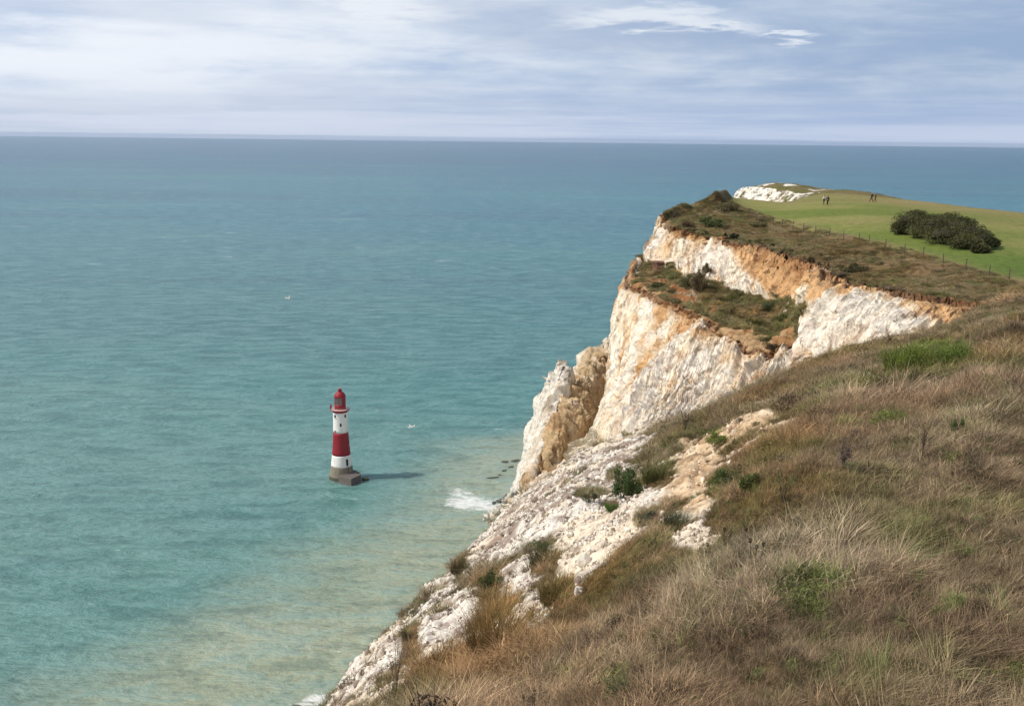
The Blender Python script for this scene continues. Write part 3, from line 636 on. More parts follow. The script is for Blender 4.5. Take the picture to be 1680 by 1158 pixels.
def leaves(C, size, seed=0, asp=.45, up=.3, bv=None):
    """one folded-free leaf quad at every point of C"""
    g = np.random.default_rng(seed); n = len(C)
    t = g.normal(0, 1, (n, 3)); t[:, 2] = t[:, 2]*.6+up; t /= np.linalg.norm(t, axis=-1, keepdims=True)
    s = np.cross(t, g.normal(0, 1, (n, 3))); s /= np.linalg.norm(s, axis=-1, keepdims=True)
    L = (size*g.uniform(.6, 1.4, n))[:, None]
    V = np.stack([C-t*L*.5, C+s*L*asp*.5-t*L*.05, C+t*L*.5, C-s*L*asp*.5-t*L*.05], 1)
    B = np.clip(g.normal(.45, .22, n), 0, 1) if bv is None else bv
    return V.reshape(-1, 3), np.arange(4*n).reshape(n, 4), np.repeat(B, 4)
def joinparts(parts):
    V = []; Fq = []; B = []; k = 0
    for v, f, b in parts: V.append(v); Fq.append(f+k); B.append(b); k += len(v)
    return np.concatenate(V), np.concatenate(Fq), np.concatenate(B)
def ball_pts(n, r, seed, shell=.5):
    g = np.random.default_rng(seed); d = g.normal(0, 1, (n, 3)); d /= np.linalg.norm(d, axis=-1, keepdims=True)
    return d*(shell+(1-shell)*g.uniform(0, 1, n))[:, None]*ar(*r)
SRC = {}
def source(key, V, Fq, B, mat):
    me = mesh_np(key, V, Fq, mat, False, {'bv': B}); SRC[key] = me; return me
def coll(name, keys):
    c = bpy.data.collections.new(name)
    for i, k in enumerate(keys):
        o = bpy.data.objects.new('%02d_%s' % (i, k), SRC[k]); c.objects.link(o)
    return c
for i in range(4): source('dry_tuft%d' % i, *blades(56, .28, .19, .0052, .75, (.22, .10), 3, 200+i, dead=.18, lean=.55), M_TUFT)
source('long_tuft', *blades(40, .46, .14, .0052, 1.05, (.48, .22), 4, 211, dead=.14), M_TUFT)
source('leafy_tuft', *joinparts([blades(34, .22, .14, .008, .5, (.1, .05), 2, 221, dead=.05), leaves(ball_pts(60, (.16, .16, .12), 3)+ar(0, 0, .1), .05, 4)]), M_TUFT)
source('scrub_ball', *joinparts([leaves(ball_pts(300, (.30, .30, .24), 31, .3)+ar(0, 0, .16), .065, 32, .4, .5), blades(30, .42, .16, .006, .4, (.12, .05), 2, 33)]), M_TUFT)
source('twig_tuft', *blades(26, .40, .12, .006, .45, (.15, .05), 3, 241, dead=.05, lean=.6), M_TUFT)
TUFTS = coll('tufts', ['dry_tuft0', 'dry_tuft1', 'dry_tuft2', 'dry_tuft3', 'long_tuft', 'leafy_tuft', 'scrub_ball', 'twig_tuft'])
def scatter(name, pts, rot, scl, idx, tint, col, **props):
    """points with per-instance rotation, scale, index and tint; geometry nodes set the tufts on them"""
    me = bpy.data.meshes.new(name); me.vertices.add(len(pts)); me.vertices.foreach_set('co', np.ascontiguousarray(pts, np.float32).ravel())
    def at(n, ty, v, key): a = me.attributes.new(n, ty, 'POINT'); a.data.foreach_set(key, np.ascontiguousarray(v).ravel())
    at('rot', 'FLOAT_VECTOR', rot.astype(np.float32), 'vector'); at('scl', 'FLOAT_VECTOR', scl.astype(np.float32), 'vector')
    at('idx', 'INT', idx.astype(np.int32), 'value')
    at('tint', 'FLOAT_COLOR', np.concatenate([tint, np.ones((len(pts), 1))], -1).astype(np.float32), 'color')
    ng = bpy.data.node_groups.new(name, 'GeometryNodeTree')
    ng.interface.new_socket('Geometry', in_out='INPUT', socket_type='NodeSocketGeometry'); ng.interface.new_socket('Geometry', in_out='OUTPUT', socket_type='NodeSocketGeometry')
    N = ng.nodes; L = ng.links
    gi = N.new('NodeGroupInput'); go = N.new('NodeGroupOutput'); ip = N.new('GeometryNodeInstanceOnPoints'); ci = N.new('GeometryNodeCollectionInfo')
    ci.inputs[0].default_value = col; ci.inputs[1].default_value = True; ci.inputs[2].default_value = True
    def na(n, ty):
        q = N.new('GeometryNodeInputNamedAttribute'); q.data_type = ty; q.inputs[0].default_value = n; return q.outputs[0]
    er = N.new('FunctionNodeEulerToRotation'); L.new(na('rot', 'FLOAT_VECTOR'), er.inputs[0])
    L.new(gi.outputs[0], ip.inputs['Points']); L.new(ci.outputs[0], ip.inputs['Instance']); ip.inputs['Pick Instance'].default_value = True
    L.new(na('idx', 'INT'), ip.inputs['Instance Index']); L.new(er.outputs[0], ip.inputs['Rotation']); L.new(na('scl', 'FLOAT_VECTOR'), ip.inputs['Scale'])
    L.new(ip.outputs[0], go.inputs[0])
    o = link(name, me, None, **props); md = o.modifiers.new('scatter', 'NODES'); md.node_group = ng; return o

# ---- grass on the near slope
def pol_sample(n, r0, r1, a0, a1, p=1.0):
    """radii with density ~ r^-p per area"""
    u = rng.uniform(0, 1, n); e = 2-p
    r = (r0**e+u*(r1**e-r0**e))**(1/e) if abs(e) > 1e-6 else r0*(r1/r0)**u
    return rng.uniform(a0, a1, n), r
GREENS = [(1540,578,75,22,.95), (1465,692,42,22,.8), (1445,628,60,18,.55), (1190,780,30,26,.6), (1240,800,50,40,.45), (1330,985,50,60,.75), (1290,960,50,40,.5), (1000,1120,60,40,.5), (930,1100,30,40,.5),
          (1180,800,26,24,.7), (1170,716,40,12,.8), (870,1130,60,25,.4), (1500,830,60,30,.35), (1610,730,50,40,.35), (1560,690,20,22,.7), (1660,1110,50,50,.5), (1000,1050,40,20,.35), (1200,850,80,30,.35), (1560,1000,60,40,.4), (1400,700,60,20,.5), (1350,660,50,16,.5), (1560,760,50,24,.5), (1420,830,50,26,.45), (1640,640,40,24,.5), (1300,880,60,24,.4), (1450,1060,60,30,.35), (1120,1060,60,30,.4), (1520,640,50,14,.6), (1250,690,40,14,.5)]
OCHRE = [(1000,960,110,70,.8), (900,1090,120,70,.7), (1290,760,110,80,.55), (740,1130,60,60,.7), (1210,840,90,40,.5), (1120,920,60,30,.5), (1060,1010,140,70,.3), (830,1010,50,80,1), (1240,700,60,30,.6)]
def grass_zone(seed, n, r0, r1, p, scl0, kinds, keep_clump=False):
    az, r = pol_sample(n, r0, r1, R(-66), R(70), p)
    z = slope_z(az, r); pt = np.stack([r*np.sin(az), r*np.cos(az), z+CAMZ], -1); qx, qy = proj(pt)
    cv, chh, oo, _ = cover_at(pt, qx, qy)
    D = np.interp(az, saz, sD); gentle = az > R(24.3)
    nlow = fbm(pt, .30, 3, 301); nm = fbm(pt, .9, 3, 302); nf_ = rng.uniform(0, 1, n)
    keep = (cv > .12+.75*nf_) & ((r < D*1.04) | gentle)
    # a few plants live on the bare chalk
    inch = (cv <= .5) & (nm > .05) & (nf_ < .5) & (r < D*1.02)
    keep |= inch
    m = keep
    pt, qx, qy, cv, chh, oo, nlow, nm, nf_, inch, r, az = [q[m] for q in (pt, qx, qy, cv, chh, oo, nlow, nm, nf_, inch, r, az)]
    k = len(pt); g2 = rng.uniform(0, 1, k); big = fbm(pt, .13, 3, 303)
    c = mixc(np.broadcast_to(ar(.262, .198, .122), (k, 3)), ar(.36, .285, .195), ss(nlow+nm*.4, -.1, .55))
    c = mixc(c, ar(.17, .115, .07), ss(-nm+.3*(g2-.5), .1, .5)*.7)
    c = mixc(c, ar(.28, .17, .095), ss(big+nm*.3, .0, .45)*.4)
    c = mixc(c, ar(.13, .14, .045), ss(fbm(pt, .5, 3, 305)+.7*(g2-.5), .02, .4)*.65)
    c = mixc(c, ar(.20, .155, .075), ss(r, 22, 50)*.35)
    oc = 0; gn = 0
    for cx, cy, rx, ry, s in OCHRE: oc = np.maximum(oc, s*np.exp(-(((qx-cx)/rx)**2+((qy-cy)/ry)**2)))
    for cx, cy, rx, ry, s in GREENS: gn = np.maximum(gn, s*np.exp(-(((qx-cx)/rx)**2+((qy-cy)/ry)**2)))
    c = mixc(c, ar(.24, .155, .05), oc*ss(nm+g2-.5, -.5, .2)*.65)
    isg = gn*(.7+.6*g2) > .33+.3*nf_
    c = mixc(c, ar(.14, .19, .045), np.where(isg, .85, 0.0))
    nearch = (cv < .85)
    c = mixc(c, ar(.13, .12, .05), np.where(nearch, .5*g2+.2, 0))
    dark = inch & (g2 < .6); c = np.where(dark[:, None], ar(.16, .115, .085)*(.7+.6*nf_[:, None]), c)
    c = c*(1+.34*rng.normal(0, 1, (k, 1)))*(1-.30*ss(-fbm(pt, 1.1, 3, 309), .0, .45)*ss(g2, 0, .6))[:, None]*(1+.35*ss(fbm(pt, 1.3, 3, 307), .1, .5)*ss(nlow, -.3, .3))[:, None]
    c = mixc(c, c*ar(1.08, .95, .80), ss(fbm(pt, .2, 3, 311), -.1, .5))
    c = np.clip(c*1.42, .01, .8)
    idx = rng.choice(kinds, k)
    g5 = rng.uniform(0, 1, k); odd = g5 < .10; idx = np.where(odd, np.where(g5 < .05, 5, np.where(g5 < .09, 7, 6)), idx); c = np.where((g5 < .05)[:, None], ar(.19, .24, .08)*(.6+.8*g2[:, None]), c); c = np.where(((g5 >= .05) & odd)[:, None], c*.62, c)
    idx = np.where(isg & (g2 > .4), 5, idx); idx = np.where(dark, np.where(nf_ < .12, 6, 7), idx)
    ln = (qx > 1350) & (qy > 880) & (rng.uniform(0, 1, k) < .5); idx = np.where(ln, 4, idx)
    sc = .72*scl0*(.75+.6*rng.uniform(0, 1, k))*(1+.35*nlow)*(1+.28*fbm(pt, 1.1, 3, 309))*lerp(.6, 1, ss(cv, .3, 1))*lerp(.6, 1, ss(np.abs(qx-1000)+np.abs(qy-860)*1.2, 120, 420))*np.where(inch, .7, 1)*(1+.35*oc*ss(qx, 1200, 1000))
    sc = sc*lerp(1, .8, ss(qx, 1250, 1650)*ss(r, 30, 60))
    rot = np.stack([rng.normal(0, .18, k), rng.normal(0, .18, k)+.06, rng.uniform(-1.1, 1.1, k)], -1)
    w = sc*np.maximum(1, (r/14.0)**.45)
    return pt, rot, np.stack([w, w, sc*(.62+.34*rng.uniform(0, 1, k))], -1), idx, c
def grass_all():
    Z = [grass_zone(1, 60000, 6, 22, 1.0, 1.0, [0, 1, 2, 3]), grass_zone(2, 90000, 21, 48, 1.2, 1.05, [0, 1, 2, 3, 0, 7]), grass_zone(3, 90000, 46, 105, 1.0, 1.05, [0, 1, 2, 3, 6, 7, 7])]
    A = [np.concatenate(q) for q in zip(*Z)]
    scatter('dry_grass', *A, TUFTS, kind='stuff')
    print('near tufts', len(A[0]))
grass_all()

# ---- heath on the headland and the slumped terrace
def heath():
    n = 60000; iu = rng.integers(0, HLG.shape[0]-60, n); 
    vr = HLV[0]; cand = np.where(((vr > 2.92) & (vr < 5.12)) | ((vr > 6.85) & (vr < 8.2)))[0]
    iv = rng.choice(cand, n); p = HLG[iu, iv]; u = HLU[iu, iv]; v = HLV[iu, iv]; cv = HLcov[iu, iv]
    N1_ = N1[iu, iv]; p = p + rng.normal(0, .12, (n, 3))*ar(1, 1, 0) - ar(0, 0, .05)
    nl = fbm(p, .12, 3, 401); nm = fbm(p, .5, 3, 402); g = rng.uniform(0, 1, n)
    ter = v > 6
    keep = (cv > .5) & (N1_[:, 2] > .35) & ((nm + g*.8 > .15) | (ter & (nm+g*.9+nl*.5 > .25))) & (u < 13.2)
    p, u, v, nl, nm, g, ter = [q[keep] for q in (p, u, v, nl, nm, g, ter)]; k = len(p)
    c = mixc(np.broadcast_to(ar(.21, .165, .075), (k, 3)), ar(.28, .22, .125), ss(nl+nm*.5, -.2, .5))
    c = mixc(c, ar(.15, .155, .05), ss(nm+.6*(g-.5), .1, .5)*.8)
    c = np.where(ter[:, None], mixc(c, ar(.19, .19, .07), np.full(k, .45)), c)
    knoll = np.exp(-((u-12.3)/1.1)**2)*(v < 5); c = mixc(c, ar(.12, .13, .045), knoll*ss(nl, -.2, .3)*.8)
    c = mixc(c, ar(.34, .17, .08), ss(fbm(p, .3, 3, 409), .15, .5)*.28)
    c = np.clip(1.2*c*(1+.28*rng.normal(0, 1, (k, 1))), .01, .6)
    big = ((nm > .3) & (g < .25))
    idx = np.where(big | (ter & (nm > 0) & (g < .5)), 6, rng.choice([0, 1, 2, 7], k))
    sc = np.where(idx == 6, 1.25, 1.1)*(.6+.7*rng.uniform(0, 1, k))*np.where(ter, .85*(1+.5*(g < .08)), .68)*(1+.25*knoll)
    rot = np.stack([rng.normal(0, .2, k), rng.normal(0, .2, k), rng.uniform(-3, 3, k)], -1)
    scatter('heath_scrub', p, rot, np.stack([sc*1.5, sc*1.5, sc*.8], -1), idx, c, TUFTS, kind='stuff'); print('heath', k)
heath()

# ---- chalk rubble on the scree
def stone_mesh(key, seed, sub=2):
    import bmesh
    bm = bmesh.new(); bmesh.ops.create_icosphere(bm, subdivisions=sub, radius=.5)
    V = np.array([v.co[:] for v in bm.verts]); Fq = [tuple(v.index for v in f.verts) for f in bm.faces]; bm.free()
    g = np.random.default_rng(seed)
    for _ in range(9):                                        # knock flat facets into it
        n = g.normal(0, 1, 3); n /= np.linalg.norm(n); d = V@n; c = g.uniform(.27, .4); V = V - n*np.maximum(d-c, 0)[:, None]*.95
    V = V*ar(1, g.uniform(.7, .95), g.uniform(.55, .8)) + (fbm(V, 3, 2, seed)*.03)[:, None]*V
    me = mesh_np(key, V, np.array(Fq), M_STONE, False, {'bv': np.full(len(V), .5)}); SRC[key] = me
def stone_mat(inst=True):
    m, t = newmat('chalk_stone')
    c0 = t.n('ShaderNodeAttribute', attribute_name='tint', attribute_type='INSTANCER').outputs[0] if inst else None
    pos = t.n('ShaderNodeTexCoord').outputs['Object']; n = t.noise(pos, 4, 5, .65)
    k = t.ramp(n, [(.3, .72), (.6, 1.08)])
    c = t.mix(1.0, c0 if inst else tuple(WHITE*.95), k, 'MULTIPLY')
    b = t.n('ShaderNodeBump', {'Height': n, 'Strength': .5, 'Distance': .05})
    p = t.n('ShaderNodeBsdfPrincipled', {'Base Color': c, 'Roughness': .95, 'Normal': b.outputs[0], 'Specular IOR Level': .1})
    t.n('ShaderNodeOutputMaterial', {0: p.outputs[0]}); return m
M_STONE = stone_mat(); M_BLOCK = stone_mat(False)
for i in range(5): stone_mesh('stone%d' % i, 500+i, 2)
STONES = coll('stones', ['stone%d' % i for i in range(5)])
def rubble():
    az, r = pol_sample(110000, 14, 64, R(-28), R(18), 1.0)
    z = slope_z(az, r); pt = np.stack([r*np.sin(az), r*np.cos(az), z+CAMZ], -1); qx, qy = proj(pt)
    cv, chh, oo, pp = cover_at(pt, qx, qy); D = np.interp(az, saz, sD)
    nm = fbm(pt, .7, 3, 601); g = rng.uniform(0, 1, len(r))
    keep = (cv < .5) & (r < D*1.05) & (g < .35+.5*ss(nm, -.2, .4)+.5*pp) & ((oo < .5) | (g < .15))
    pt, r, nm, oo, g, pp = [q[keep] for q in (pt, r, nm, oo, g, pp)]; k = len(pt)
    s = .05+.19*rng.beta(1.1, 6, k); s = s*(1+1.2*(rng.uniform(0, 1, k) < .05)) * (1+.25*(r > 25))
    c = mixc(np.broadcast_to(WHITE*.95, (k, 3)), ar(.62, .52, .42), rng.uniform(0, 1, k)**2); dk = rng.uniform(0, 1, k) < .26+.2*ss(-nm, -.2, .3)
    c = np.where(dk[:, None], ar(.30, .24, .20), c); c = mixc(c, CREAM, np.clip(oo+pp*.5, 0, 1)*.7)
    rot = rng.uniform(-3, 3, (k, 3)); pt = pt + ar(0, 0, .02)
    scatter('chalk_rubble', pt, rot, np.stack([s*rng.uniform(.8, 1.4, k), s, s*rng.uniform(.7, 1, k)], -1), rng.integers(0, 5, k), c, STONES, kind='stuff'); print('rubble', k)
rubble()

# ------------------------------------------------------------------ single plants
def leafmesh(name, V, Fq, B, base, parent=None, jit=.12, seed=0, **props):
    g = np.random.default_rng(seed+77); n = len(V)//4 if len(V) % 4 == 0 else None
    cc = np.broadcast_to(ar(*base), (len(V), 3))*(1+jit*fbm(V, 3.0, 2, seed)[:, None]*2)
    me = mesh_np(name, V, Fq, M_LEAF, False, {'bv': B}, {'alb': np.clip(cc, 0, 1)}); return link(name, me, parent, **props)
M_STEM = plain('dead_stem', (.13, .09, .055), .9, .3, 8, .3)
def shrub(px, py, w_px, h_px, base, label, cat='shrub', name='slope_shrub', style='leafy', seed=0, group=None, dens=1.0, which='any', lean=.2, D=None):
    h = hit(px, py, which)
    if h is None: print('MISS', label); return
    p, d, _n = h; d = d if D is None else D; w = w_px*d/F; H = h_px*d/F
    e = empty(name, p - Vector((0, 0, .02*H)), 0, label=label, category=cat, group=group)
    g = np.random.default_rng(seed); parts = []
    px_ = d/1006.                                            # size of one picture element there
    if style == 'leafy':
        nl = int(9*dens)+4; cs = np.stack([g.uniform(-.36, .36, nl)*w, g.uniform(-.3, .3, nl)*w, g.uniform(.2, .72, nl)*H], -1); cs[:, 2] *= 1-.5*(np.abs(cs[:, 0])/(w*.5))**2
        for i, c in enumerate(cs):
            r_ = (g.uniform(.13, .24)*w, g.uniform(.13, .22)*w, g.uniform(.16, .28)*H)
            parts.append(leaves(ball_pts(int(230*dens), r_, seed*31+i, .35)+c, max(.05*max(w, H), 1.0*px_), seed*17+i, .5, .4))
        parts.append(blades(int(40*dens), H*.75, w*.3, max(.006, .35*px_), .4, (lean*.5, 0), 2, seed+5))
        stems = 6
    elif style == 'grassy':
        parts.append(blades(int(420*dens), H*.52, w*.40, max(.0045, .34*px_), .55, (lean, .05), 3, seed+5, dead=.14, lean=.45))
        parts.append(blades(int(120*dens), H*.5, w*.48, max(.0045, .34*px_), .6, (lean, .05), 3, seed+6, dead=.1, lean=.6)); stems = 0
    elif style == 'feathery':
        parts.append(blades(int(300*dens), H*.5, w*.42, max(.006, .4*px_), .35, (lean*.4, .05), 2, seed+5, dead=.10, lean=.35))
        for q in range(9):
            cx0 = g.uniform(-.38, .38)*w; parts.append(leaves(ball_pts(int(260*dens), (w*.15, w*.14, H*.26), seed+80+q, .2)+ar(cx0, g.uniform(-.2, .2)*w, H*(.32+.22*g.uniform(0, 1))*(1-abs(cx0)/w)), max(.05, 1.3*px_), seed+90+q, .4, .8))
        stems = 5
    elif style == 'weed':
        nb = 7; stems = 0; mb = MB(); tips = []
        for i in range(nb):
            a = g.uniform(0, 6.28); q = g.uniform(.1, .4)*w; hh = H*g.uniform(.55, 1)
            pts = [(0, 0, 0), (q*.3*math.cos(a), q*.3*math.sin(a), hh*.45), (q*math.cos(a)+lean*.1*H, q*math.sin(a), hh)]
            mb.tube(pts, [max(.006, .3*px_), max(.004, .25*px_), max(.003, .18*px_)], 4)
            for j in range(6):
                t = g.uniform(.4, 1); b0 = Vector(pts[1]).lerp(Vector(pts[2]), (t-.45)/.55 if t > .45 else 0); e1 = b0+Vector((g.normal(0, .1)*w*1.6, g.normal(0, .1)*w*1.6, abs(g.normal(0, .13))*H))
                mb.tube([b0, e1], [max(.003, .2*px_), max(.002, .12*px_)], 3); tips += [tuple(e1), tuple(b0.lerp(e1, .5))]
        mb.build('stem', M_STEM, e); T = np.array(tips)
        C = np.repeat(T, max(1, int(5*dens)), 0); C = C+g.normal(0, .035*H, C.shape); parts.append(leaves(C, max(.022, .8*px_), seed, .6, .5))
    V, Fq, B = joinparts(parts); leafmesh('foliage', V, Fq, B, base, e, seed=seed)
    if stems:
        mb = MB()
        for i in range(stems):
            a = g.uniform(0, 6.28); mb.tube([(0, 0, -.04*H), (.1*w*math.cos(a), .1*w*math.sin(a), .3*H), (.3*w*math.cos(a), .26*w*math.sin(a), .62*H)], [max(.008, .3*px_), max(.006, .25*px_), .004], 4)
        mb.build('stem', M_STEM, e)
    return e
GRN = (.075, .125, .035); YG = (.16, .20, .04); DG = (.055, .075, .03); OLV = (.15, .135, .05); BRN = (.21, .145, .06); OCR = (.27, .165, .05); GRG = (.12, .125, .075)
shrub(1520, 606, 150, 60, (.15, .195, .035), 'broad bright green feathery bush high on the slope below the orange cliff', 'bush', 'green_bush', 'feathery', 1, dens=2.6)
shrub(1575, 600, 80, 50, (.14, .19, .04), 'smaller bright green bush growing against the right side of the broad feathery bush', 'bush', 'green_bush', 'feathery', 2, dens=1.4)
shrub(1445, 640, 90, 30, (.19, .185, .05), 'low yellowish green bush just below and left of the broad bright bush', 'bush', 'yellow_green_bush', 'feathery', 3, dens=1)
shrub(1462, 708, 60, 34, YG, 'small fresh green plant alone in the brown grass in mid slope', 'plant', 'green_plant', 'leafy', 4, dens=.8)
shrub(1568, 718, 22, 44, (.11, .17, .05), 'thin upright green plant right of the small fresh green plant in mid slope', 'plant', 'green_plant', 'leafy', 5, dens=.4)
shrub(1178, 728, 44, 22, YG, 'low yellow green shrub on the bare orange earth at the cliff edge', 'shrub', 'cliff_shrub', 'leafy', 6, dens=.8)
shrub(1195, 800, 52, 42, GRN, 'dark green leafy shrub below the orange earth, at the edge of the brown grass', 'shrub', 'cliff_shrub', 'leafy', 7, dens=1)
shrub(1235, 800, 50, 36, (.15, .17, .05), 'pale green leafy shrub right beside the dark green one below the orange earth', 'shrub', 'cliff_shrub', 'feathery', 8, dens=.8)
shrub(1100, 708, 34, 16, (.09, .11, .05), 'small grey green shrub at the top rim of the chalk scree', 'shrub', 'cliff_shrub', 'leafy', 9, dens=.6)
shrub(1077, 790, 54, 60, (.12, .12, .04), 'olive shrub standing tall between the chalk scree and the orange earth', 'shrub', 'cliff_shrub', 'grassy', 10, dens=1)
shrub(1028, 815, 52, 62, (.07, .115, .035), 'green bushy shrub with an upright stem in the middle of the chalk scree', 'shrub', 'cliff_shrub', 'leafy', 11, dens=1)
shrub(1002, 838, 27, 16, (.085, .15, .03), 'small round vivid green shrub low on the chalk scree', 'shrub', 'cliff_shrub', 'leafy', 12, dens=.7)
shrub(968, 822, 30, 20, DG, 'dark low shrub on the chalk scree left of the vivid green one', 'shrub', 'cliff_shrub', 'leafy', 13, dens=.5)
shrub(1062, 858, 52, 26, GRG, 'grey green shrub at the bottom edge of the cream chalk tongue', 'shrub', 'cliff_shrub', 'leafy', 14, dens=.7)
shrub(1108, 858, 46, 34, (.12, .13, .07), 'grey green grassy shrub beside the small pile of cream rubble', 'shrub', 'cliff_shrub', 'grassy', 15, dens=.8)
shrub(812, 1075, 92, 135, (.25, .155, .055), 'tall rusty brown grass clump on the lower scree', 'grass clump', 'grass_clump', 'grassy', 16, dens=2.8)
shrub(808, 965, 50, 34, (.09, .115, .035), 'green leafy shrub at the top of the tall rusty grass clump', 'shrub', 'cliff_shrub', 'leafy', 17, dens=.8)
shrub(893, 930, 58, 66, (.10, .10, .04), 'dark green and brown shrub in the middle of the lower white scree', 'shrub', 'cliff_shrub', 'grassy', 18, dens=1.1)
shrub(890, 905, 30, 26, (.07, .12, .035), 'small green leafy shrub crowning the dark shrub in the lower scree', 'shrub', 'cliff_shrub', 'leafy', 19, dens=.5)
shrub(915, 985, 70, 70, (.20, .15, .05), 'ochre grass clump right of the tall rusty clump', 'grass clump', 'grass_clump', 'grassy', 20, dens=1.3)
shrub(754, 938, 32, 40, (.11, .085, .035), 'brown tuft overhanging the scree edge against the sea', 'grass clump', 'grass_clump', 'grassy', 21, dens=.8)
shrub(740, 1095, 80, 66, (.19, .13, .05), 'brown and green grass clump below the rusty clump', 'grass clump', 'grass_clump', 'grassy', 22, dens=1.3)
shrub(680, 1012, 30, 24, (.08, .095, .05), 'dark green plant on the scree edge above the shallow water', 'shrub', 'cliff_shrub', 'leafy', 23, dens=.4)
shrub(664, 1050, 26, 26, (.09, .08, .05), 'dark brown plant lower down the scree edge above the shallow water', 'shrub', 'cliff_shrub', 'leafy', 24, dens=.4)
shrub(660, 1158, 60, 70, (.13, .11, .05), 'olive grass clump at the bottom end of the scree', 'grass clump', 'grass_clump', 'grassy', 25, dens=1.2)
shrub(1123, 712, 26, 50, (.25, .21, .17), 'grey dead weed standing at the scree rim, in front of the white cliff', 'weed', 'dead_weed', 'weed', 26, dens=.8)
shrub(1092, 706, 44, 30, (.24, .20, .16), 'wispy grey dead weed left of the taller one at the scree rim', 'weed', 'dead_weed', 'weed', 27, dens=.7)
shrub(650, 1142, 36, 90, (.2, .16, .13), 'bare dark dead weed at the foot of the scree beside the surf', 'weed', 'dead_weed', 'weed', 28, dens=.5)
shrub(1381, 782, 30, 74, (.16, .12, .10), 'upright grey brown dock weed in the grass of the middle slope', 'weed', 'dead_weed', 'weed', 29, dens=3)
shrub(1018, 1158, 60, 60, (.12, .16, .06), 'grey green leafy plant at the bottom edge of the grass slope', 'plant', 'green_plant', 'leafy', 30, dens=.7)
shrub(1320, 1000, 90, 34, (.12, .145, .05), 'green grass tuft in the lower slope among the straw', 'grass clump', 'green_grass_clump', 'grassy', 31, dens=1.1)
shrub(1285, 830, 46, 60, (.2, .165, .06), 'thin ochre weed right of the pale green shrub', 'weed', 'dead_weed', 'weed', 32, dens=1.5)
shrub(1512, 760, 14, 64, (.2, .15, .1), 'single tall straw coloured stalk in the middle slope', 'weed', 'dead_weed', 'weed', 33, dens=.4)
# teasels
def teasel(px, py, h_px, label, seed, heads=1):
    p, d, _n = hit(px, py); H = h_px*d/F; e = empty('teasel', p, 0, label=label, category='teasel', group='dead teasels in the straw'); g = np.random.default_rng(seed)
    for i in range(heads):
        x = (i-(heads-1)/2)*.045*d/7; top = H*(1-.12*(i % 2)-.05*i)
        MB().tube([(x*.3, 0, 0), (x*.7, .01, top*.5), (x, 0, top)], [.006, .005, .004], 5).build('stalk', M_STEM, e)
        C = ball_pts(260, (.022, .022, .038), seed+i, .8)+ar(x, 0, top+.02); V, Fq, B = leaves(C, .016, seed+9+i, .3, .6)
        leafmesh('seed_head', V, Fq, B, (.07, .045, .03), e, seed=seed+i)
teasel(1238, 950, 62, 'teasel with three dark seed heads in the straw of the lower slope', 1, 3)
teasel(1222, 900, 30, 'single short teasel just above and left of the three headed one', 2, 1)
teasel(1192, 905, 36, 'pair of thin teasels close to the pile of cream rubble', 3, 2)

# wind-cut thorn bush on the turf
def thorn():
    p0 = hit(1550, 400, 'head')[0]; d = hit(1550, 400, 'head')[1]
    s = d/F; e = empty('thorn_bush', p0, 0, label='low dark wind swept thorn thicket sprawling on the green turf inside the fence', category='thicket')
    lobes = [(1530,366,26,16), (1518,378,24,12), (1545,360,18,9), (1500,362,30,17), (1482,372,16,12), (1520,366,26,16), (1545,372,30,20), (1560,360,20,13), (1575,376,30,19), (1598,385,28,16), (1612,396,24,13), (1590,398,26,10), (1560,386,34,14), (1528,380,26,9), (1628,398,14,7), (1506,352,16,9), (1610,409,14,6), (1583,366,16,10)]
    parts = []; core = []
    for i, (x, y, rx, ry) in enumerate(lobes):
        # ground under the lobe: sits on the turf a little beyond its foot
        gx, gd, _ = hit(x, y+ry*1.15, 'head'); gd2 = gd*s/s
        c = np.array(gx) + ar(0, rx*s*.5, ry*s*.95) - np.array(p0)
        r_ = ar(rx*s*1.12, rx*s*.9, ry*s*1.1); pts = ball_pts(3000, r_, 700+i, .6)
        bump_ = 1+.32*fbm((pts+c)@np.array([[1,0,-.6],[0,1,0],[.5,0,1]]), 1.1, 3, 710)[:, None]; pts = pts*bump_
        parts.append(leaves(pts+c, .2, 720+i, .5, .25, None)); core.append((c, r_))
    V, Fq, B = joinparts(parts); B = np.clip(B+.6*fbm(V@np.array([[.5,0,.5],[0,1,0],[.9,0,1.4]]), .55, 3, 733), 0, 1)
    leafmesh('foliage', V, Fq, B, (.088, .090, .032), e, .3, 7)
    cv = []; cf = []; k = 0
    import bmesh
    for c, r_ in core:
        bm = bmesh.new(); bmesh.ops.create_icosphere(bm, subdivisions=3, radius=1); vv = np.array([v.co[:] for v in bm.verts])*(r_*.6)+c; cv.append(vv); cf.append(np.array([[v.index for v in f.verts] for f in bm.faces])+k); k += len(vv); bm.free()
    cvv = np.concatenate(cv); cvv = cvv*(1+.0*cvv)
    me = mesh_np('branches', cvv+(fbm(cvv, 1.5, 3, 5)*.15)[:, None], np.concatenate(cf), plain('thorn_wood', (.045, .038, .022), .95, .4, 3, .5)); link('branches', me, e)  # dark lumps added inside the foliage to block light through it
thorn()
